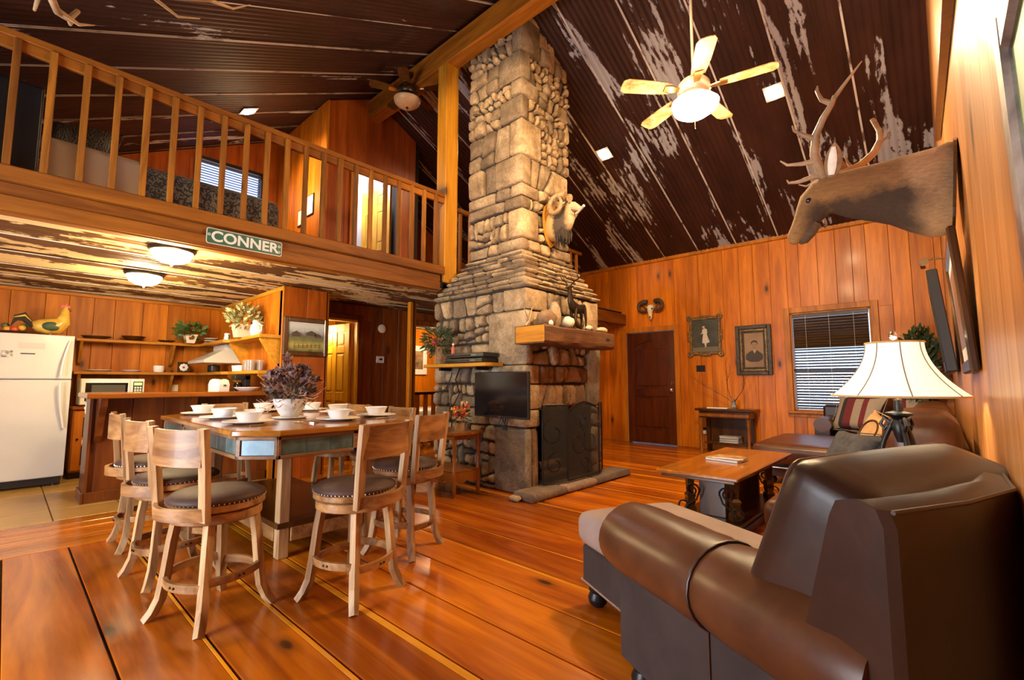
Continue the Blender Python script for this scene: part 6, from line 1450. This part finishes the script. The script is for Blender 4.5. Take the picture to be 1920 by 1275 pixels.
rock((-2.93,3.72,MZ),.09,.13,.095,M['stoner'],'large ribbed brown rock on the left of the mantel',1); rock((-2.79,3.90,MZ),.06,.075,.06,mottled('white_quartz',(.72,.66,.50),(.5,.42,.28),8,.6,.3),'round cream rock in front of the ribbed rock',2)
rock((-2.99,3.93,MZ),.07,.075,.15,M['stone'],'tall tan rock leaning behind the bronze deer',3); rock((-2.775,4.26,MZ),.035,.06,.03,mottled('spotted_shell',(.75,.68,.5),(.2,.15,.1),26,.5,.1),'spotted pale stone below the bronze deer',4); rock((-2.80,3.62,MZ),.02,.03,.03,M['bone'],'tiny white shell at the left edge of the mantel',5)
rock((-2.79,4.55,MZ),.045,.10,.033,M['ramw'],'long pale shell at the right end of the mantel',6,'shell','shell'); rock((-2.92,4.62,MZ),.05,.06,.045,M['stoner'],'brown rock at the right end of the mantel',7)
tw=thing('mantel_antler','small forked branch lying behind the mantel rocks','branch',(-3.02,3.54,MZ)); MB().tube([(.0,-.06,.01),(.0,0,.06),(-.02,.05,.14),(-.03,.09,.22)],[.012,.011,.009,.003],7).build('stem',M['antler'],tw,50); MB().tube([(0,0,.06),(0,-.04,.13),(-.01,-.07,.2)],[.009,.007,.003],7).build('fork',M['antler'],tw,50)
for a in(-.06,): pass
# ------------------------------------------------------------------ CONNER street sign on the loft edge
grn=mottled('sign_green',(.025,.14,.085),(.018,.10,.06),8,.35,0)
sg=thing('street_sign','green street sign reading CONNER on the loft edge beam','sign',(XL+.006,1.345,2.335))
def rrect(w_,h_,r_,n_=5):
    p=[]
    for cx,cy,a in((w_-r_,h_-r_,0),(-w_+r_,h_-r_,90),(-w_+r_,-h_+r_,180),(w_-r_,-h_+r_,270)): p+=arc(cx,cy,r_,a,a+90,n_)
    return p
MB().prism(rrect(.30,.066,.018),0,.004,'x').build('panel',M['wplast'],sg); MB().prism(rrect(.295,.061,.015),.004,.005,'x').build('green_field',grn,sg)
def text(s,size,par,mat,loc,rot,ext=.0008,off=.0,name='lettering',sx_=1.0,align='CENTER'):
    cu=bpy.data.curves.new('txt','FONT'); cu.body=s; cu.size=size; cu.extrude=ext; cu.offset=off; cu.align_x=align; cu.align_y='CENTER'
    o=bpy.data.objects.new('txt',cu); COL.objects.link(o); dg=bpy.context.evaluated_depsgraph_get(); me=bpy.data.meshes.new_from_object(o.evaluated_get(dg)); bpy.data.objects.remove(o)
    me.materials.clear(); me.materials.append(mat); m=bpy.data.objects.new(name,me); COL.objects.link(m); m.parent=par; m.location=loc; m.rotation_euler=rot; m.scale=(sx_,1,1); return m
text('CONNER',.122,sg,M['wplast'],(.0058,0,-.002),(R(90),0,R(90)),.0008,.0032,sx_=1.04)
for yy,zz in((-.28,.01),(.275,.022),(.275,-.03)):
    q=MB(); q.M=T(.005,yy,zz,0,90,0); q.lathe([(.006,0),(.011,0),(.011,.0015),(.006,.0015)],12); q.build('rivet_ring',M['wplast'],sg)
# ------------------------------------------------------------------ loft furniture
dam,t_,b_=nt('grey_damask'); v_=coords(t_,False); vo=nd(t_,'ShaderNodeTexVoronoi'); vo.inputs['Scale'].default_value=14; t_.links.new(v_,vo.inputs['Vector']); nz=noise(t_,v_,60,4,.7); wv=nd(t_,'ShaderNodeTexWave'); wv.inputs['Scale'].default_value=16; wv.inputs['Distortion'].default_value=14; wv.inputs['Detail'].default_value=2; t_.links.new(v_,wv.inputs['Vector']); rr_=ramp(t_,[(.3,(.07,.07,.075)),(.7,(.30,.30,.29))]); t_.links.new(wv.outputs['Fac'],rr_.inputs[0]); cc=mix(t_,.6,rr_.outputs[0],nz.outputs[0],'MULTIPLY'); t_.links.new(cc,b_.inputs['Base Color']); b_.inputs['Roughness'].default_value=.85
ls=thing('loft_sofa','long sofa in grey damask seen through the loft railing','sofa',(-5.62,1.06,2.505)); ls.scale=(1,.9,1)
soft('back',ls,dam,-.02,.22,-1.05,1.05,.06,.66,.10,.02); soft('seat',ls,dam,-.85,-.02,-1.03,1.03,.10,.40,.08,.02)
for s_ in(-1,1): soft('arm',ls,dam,-.85,.1,s_*.95-.12,s_*.95+.12,.08,.56,.09,.02); 
for x_ in(-.8,.15):
    for y_ in(-.95,.95): box('leg',x_-.03,x_+.03,y_-.03,y_+.03,0,.1,M['dkwood'],ls)
o=thing('sofa_throw','pale cloth draped over the near end of the loft sofa','blanket',(-5.62,1.06,2.505)); o.scale=(1,.9,1); q=MB(); rows=[]
for i in range(9):
    yy=-1.10+.72*i/8; rows.append([(.232+.004*math.sin(i*2.1),yy,.12+.02*math.sin(i)),(.236,yy,.40),(.225,yy,.62),(.17,yy,.685),(.05,yy,.69),(-.03,yy,.62)])
q.rings(rows,False,False); q.rings([[(p[0]+.006,p[1],p[2]+.006) for p in r_] for r_ in rows],False,False); q.build('cloth',flat('linen',(.55,.42,.33),.9),o,60)
cush((-5.72,.34,3.33),(68,0,70),.55,.40,.16,dam,'grey damask pillow propped on the loft sofa','throw_pillow')
o=thing('loft_cabinet','tall black cabinet at the near end of the loft','cabinet',(-5.15,-.06,2.505)); box('body',-.35,.1,-.22,.12,.04,.92,M['bkp'],o); box('plinth',-.33,.08,-.2,.1,0,.04,M['bk'],o); box('door',.1,.115,-.21,-.06,.06,.90,M['bkp'],o); box('door',.1,.115,-.05,.11,.06,.90,M['bkp'],o)
for (y_,z_,w2,h2,lb) in((-7.05,3.62,.09,.13,'small light framed picture left on the loft side wall'),(-6.72,3.74,.11,.16,'dark framed picture right on the loft side wall')):
    o=thing('small_picture',lb,'picture',(y_,2.90,z_)); box('frame',-w2,w2,-.015,0,-h2,h2,M['bkp'],o); box('print',-w2+.02,w2-.02,-.017,-.014,-h2+.02,h2-.02,M['paper'],o,0)
# antlers hanging in from above the camera
an=thing('antler_chandelier','antler chandelier hanging near the front wall, only its lowest tips in view','chandelier',(-2.6,-.10,2.83))
MB().tube([(0,0,.25),(0,0,zc(-.1)-2.84)],.012,8).build('hanging_rod',M['bk'],an); MB().lathe([(0,.25),(.09,.25),(.1,.27),(.09,.30),(0,.30)],16).build('hub',M['bk'],an,50)
for k in range(6):
    a=2*PI*k/6+PI/6; c_,s_=math.cos(a),math.sin(a); g_=1.0; up_=0
    if k==1: g_=1.75; up_=.28
    def W(r_,z,t=0): return (g_*(r_*c_-t*s_),g_*(r_*s_+t*c_),z+up_*r_/.5)
    antler([W(.06,.26),W(.14,.12),W(.22,.02),W(.30,-.03),W(.38,.0),W(.44,.09)],[([W(.20,.04),W(.26,.0,.05),W(.33,-.02,.10),W(.39,.03,.13)],.013),([W(.30,-.02),W(.36,-.03,-.05),W(.42,.02,-.08)],.013),([W(.38,.0),W(.45,.02,.03),W(.50,.08,.04)],.011)],an,M['antler'],.022)
# ------------------------------------------------------------------ lamps
WARM=(1,.72,.40)
def downlight(loc,ny,label,nm='recessed_light',power=60,col=(1,.70,.38),aim=None,ang=140):
    """square-trim recessed light lying in the slope; ny = side of the roof"""
    o=thing(nm,label,'light',loc,0,'recessed lights in the sloped ceiling'); a=math.atan(SL)*(-1 if ny>0 else 1)
    o.rotation_euler=(a,0,0)
    MB().box(-.10,.10,-.10,.10,-.022,-.012,.003).build('trim_plate',M['wplast'],o)
    q=MB().lathe([(.085,-.024),(.08,-.032),(.0,-.036)],20); q.build('bulb',flat('bulb_'+nm,(1,.9,.7),.4,0,28,(1,.86,.62)),o,60)
    l=spot('recessed_lamp',(0,0,-.06),(0,0,0),power,col,ang,.06); l.parent=o
    if aim: l.parent=None; p_=Vector(loc)+Vector((0,.03,-.07)); l.location=p_; l.rotation_euler=(Vector(aim)-p_).to_track_quat('-Z','Y').to_euler()
    return o
downlight((-3.47,5.82,zc(5.82)),1,'bright square-trimmed ceiling spotlight right of the chimney',power=P_SPOT)
downlight((-1.22,5.85,zc(5.85)),1,'bright square-trimmed ceiling spotlight right of the ceiling fan',power=P_SPOT)
downlight((-6.60,1.96,zc(1.96)),-1,'square-trimmed ceiling spotlight above the loft sofa',power=P_SPOT*.6)
downlight((-5.2,5.0,zc(5.0)),1,'square-trimmed ceiling spotlight behind the chimney over the loft',power=P_SPOT*.4)
# more of the same behind the camera's view, over the sofa and the table
downlight((-2.3,1.15,zc(1.15)),-1,'square-trimmed ceiling spotlight on the front slope aimed at the chimney',power=P_SPOT*P_FRONT,aim=(-3.75,3.75,3.75),ang=54)
downlight((-1.5,1.3,zc(1.3)),-1,'square-trimmed ceiling spotlight on the front slope aimed at the back wall',power=P_SPOT*P_FRONT2,aim=(-1.9,6.3,.9),ang=72)
# kitchen dome lights
def dome(loc,label):
    o=thing('ceiling_lamp',label,'ceiling lamp',loc,0,'flush dome lamps over the kitchen')
    MB().lathe([(.0,0),(.165,0),(.175,-.012),(.165,-.03),(.15,-.038),(.0,-.038)],28).build('pan',M['bronze'],o,40)
    MB().lathe([(.15,-.036),(.146,-.06),(.125,-.095),(.085,-.122),(.035,-.134),(.0,-.136)],28).build('glass_bowl',flat('dome_glass',(1,.93,.72),.3,0,E_DOME,(1,.90,.62)),o,60)
    MB().lathe([(.0,-.134),(.012,-.136),(.014,-.146),(.007,-.158),(.0,-.16)],12).build('finial',M['brass'],o,40)
    l=point('dome_lamp',(0,0,-.22),P_DOME,(1,.74,.38),.12); l.parent=o
dome((-4.72,.885,2.252),'flush dome lamp with glowing white glass nearest the loft edge')
dome((-6.0,.905,2.252),'flush dome lamp with glowing white glass deeper in the kitchen')
# big fan
def fan(loc,top,label,lit,rod=True,mir=0,nb=5,rb_=.60,body=M['cream'],blade=M['oak'],glass=None):
    o=thing('ceiling_fan',label,'ceiling fan',loc,R(mir))
    h=top-loc[2]
    MB().tube([(0,0,.13),(0,0,h-.02)],.012,10).build('down_rod',body,o,40)
    MB().lathe([(0,h),(.065,h),(.06,h-.04),(.02,h-.07),(0,h-.07)],20).build('canopy',body,o,40)
    MB().lathe([(.02,.17),(.03,.15),(.10,.14),(.125,.11),(.13,.06),(.11,.03),(.07,.02),(.0,.02)],24).build('motor',body,o,40)
    MB().lathe([(.07,.02),(.075,-.005),(.15,-.015),(.155,-.03),(.0,-.03)],24).build('fitter',body,o,40)
    MB().lathe([(.155,-.03),(.182,-.055),(.17,-.10),(.12,-.135),(.05,-.155),(0,-.157)],24,wob=lambda j,z:.04*math.cos(3*2*PI*j/24)).build('glass_bowl',glass,o,60)
    MB().lathe([(0,-.155),(.018,-.157),(.02,-.165),(.006,-.172),(.004,-.19),(0,-.19)],10).build('finial',M['bronze'],o,40)
    MB().tube([(0,0,-.19),(0,0,-.26)],.0025,5).build('pull_chain',M['brass'],o)
    for i in range(nb):
        a=2*PI*i/nb
        q=MB(); q.M=Matrix.Rotation(a,4,'Z')@T(0,0,.06,9,0,0); q.prism([(.12,-.02),(.2,-.035),(.25,-.03),(.25,.03),(.2,.035),(.12,.02)],-.004,.004); br=q.build('blade_arm',M['brass'],o)
        q=MB(); q.M=Matrix.Rotation(a,4,'Z')@T(0,0,.06,9,0,0); q.prism([(.2,-.055),(.35,-.068),(rb_-.04,-.072),(rb_,-.05),(rb_+.005,0),(rb_,.05),(rb_-.04,.072),(.35,.068),(.2,.055)],.004,.011); q.build('blade',blade,o)
    if lit:
        l=point('fan_lamp',(0,0,-.26),P_FAN,(1,.72,.40),.14); l.parent=o
        l=point('fan_uplamp',(0,0,.0),P_FAN*.0+.001,(1,.80,.52),.1); l.parent=o
gf=flat('fan_glass',(1,.95,.85),.3,0,E_FAN,(1,.88,.66))
fan((-1.335,3.65,3.43),5.21,'ceiling fan with lit glass bowl hanging on a long rod from the ridge',True,mir=12,glass=gf)
gd=mottled('dim_glass',(.55,.36,.2),(.42,.26,.13),6,.4,0)
fan((-5.15,3.48,5.03),5.36,'dark ceiling fan with unlit glass bowl above the loft',False,mir=30,rb_=.5,body=M['bronze'],blade=M['dkwood'],glass=gd)
# hall, stair and bedroom lamps (rooms beyond the openings)
point('bedroom_lamp',(-7.0,3.2,1.9),P_HALL,(1,.72,.30),.15)
point('stair_room_lamp',(-7.1,5.6,2.0),P_STAIR,(1,.72,.42),.15)
point('loft_wall_lamp',(-6.75,2.55,3.9),P_LOFT,(1,.70,.36),.08)
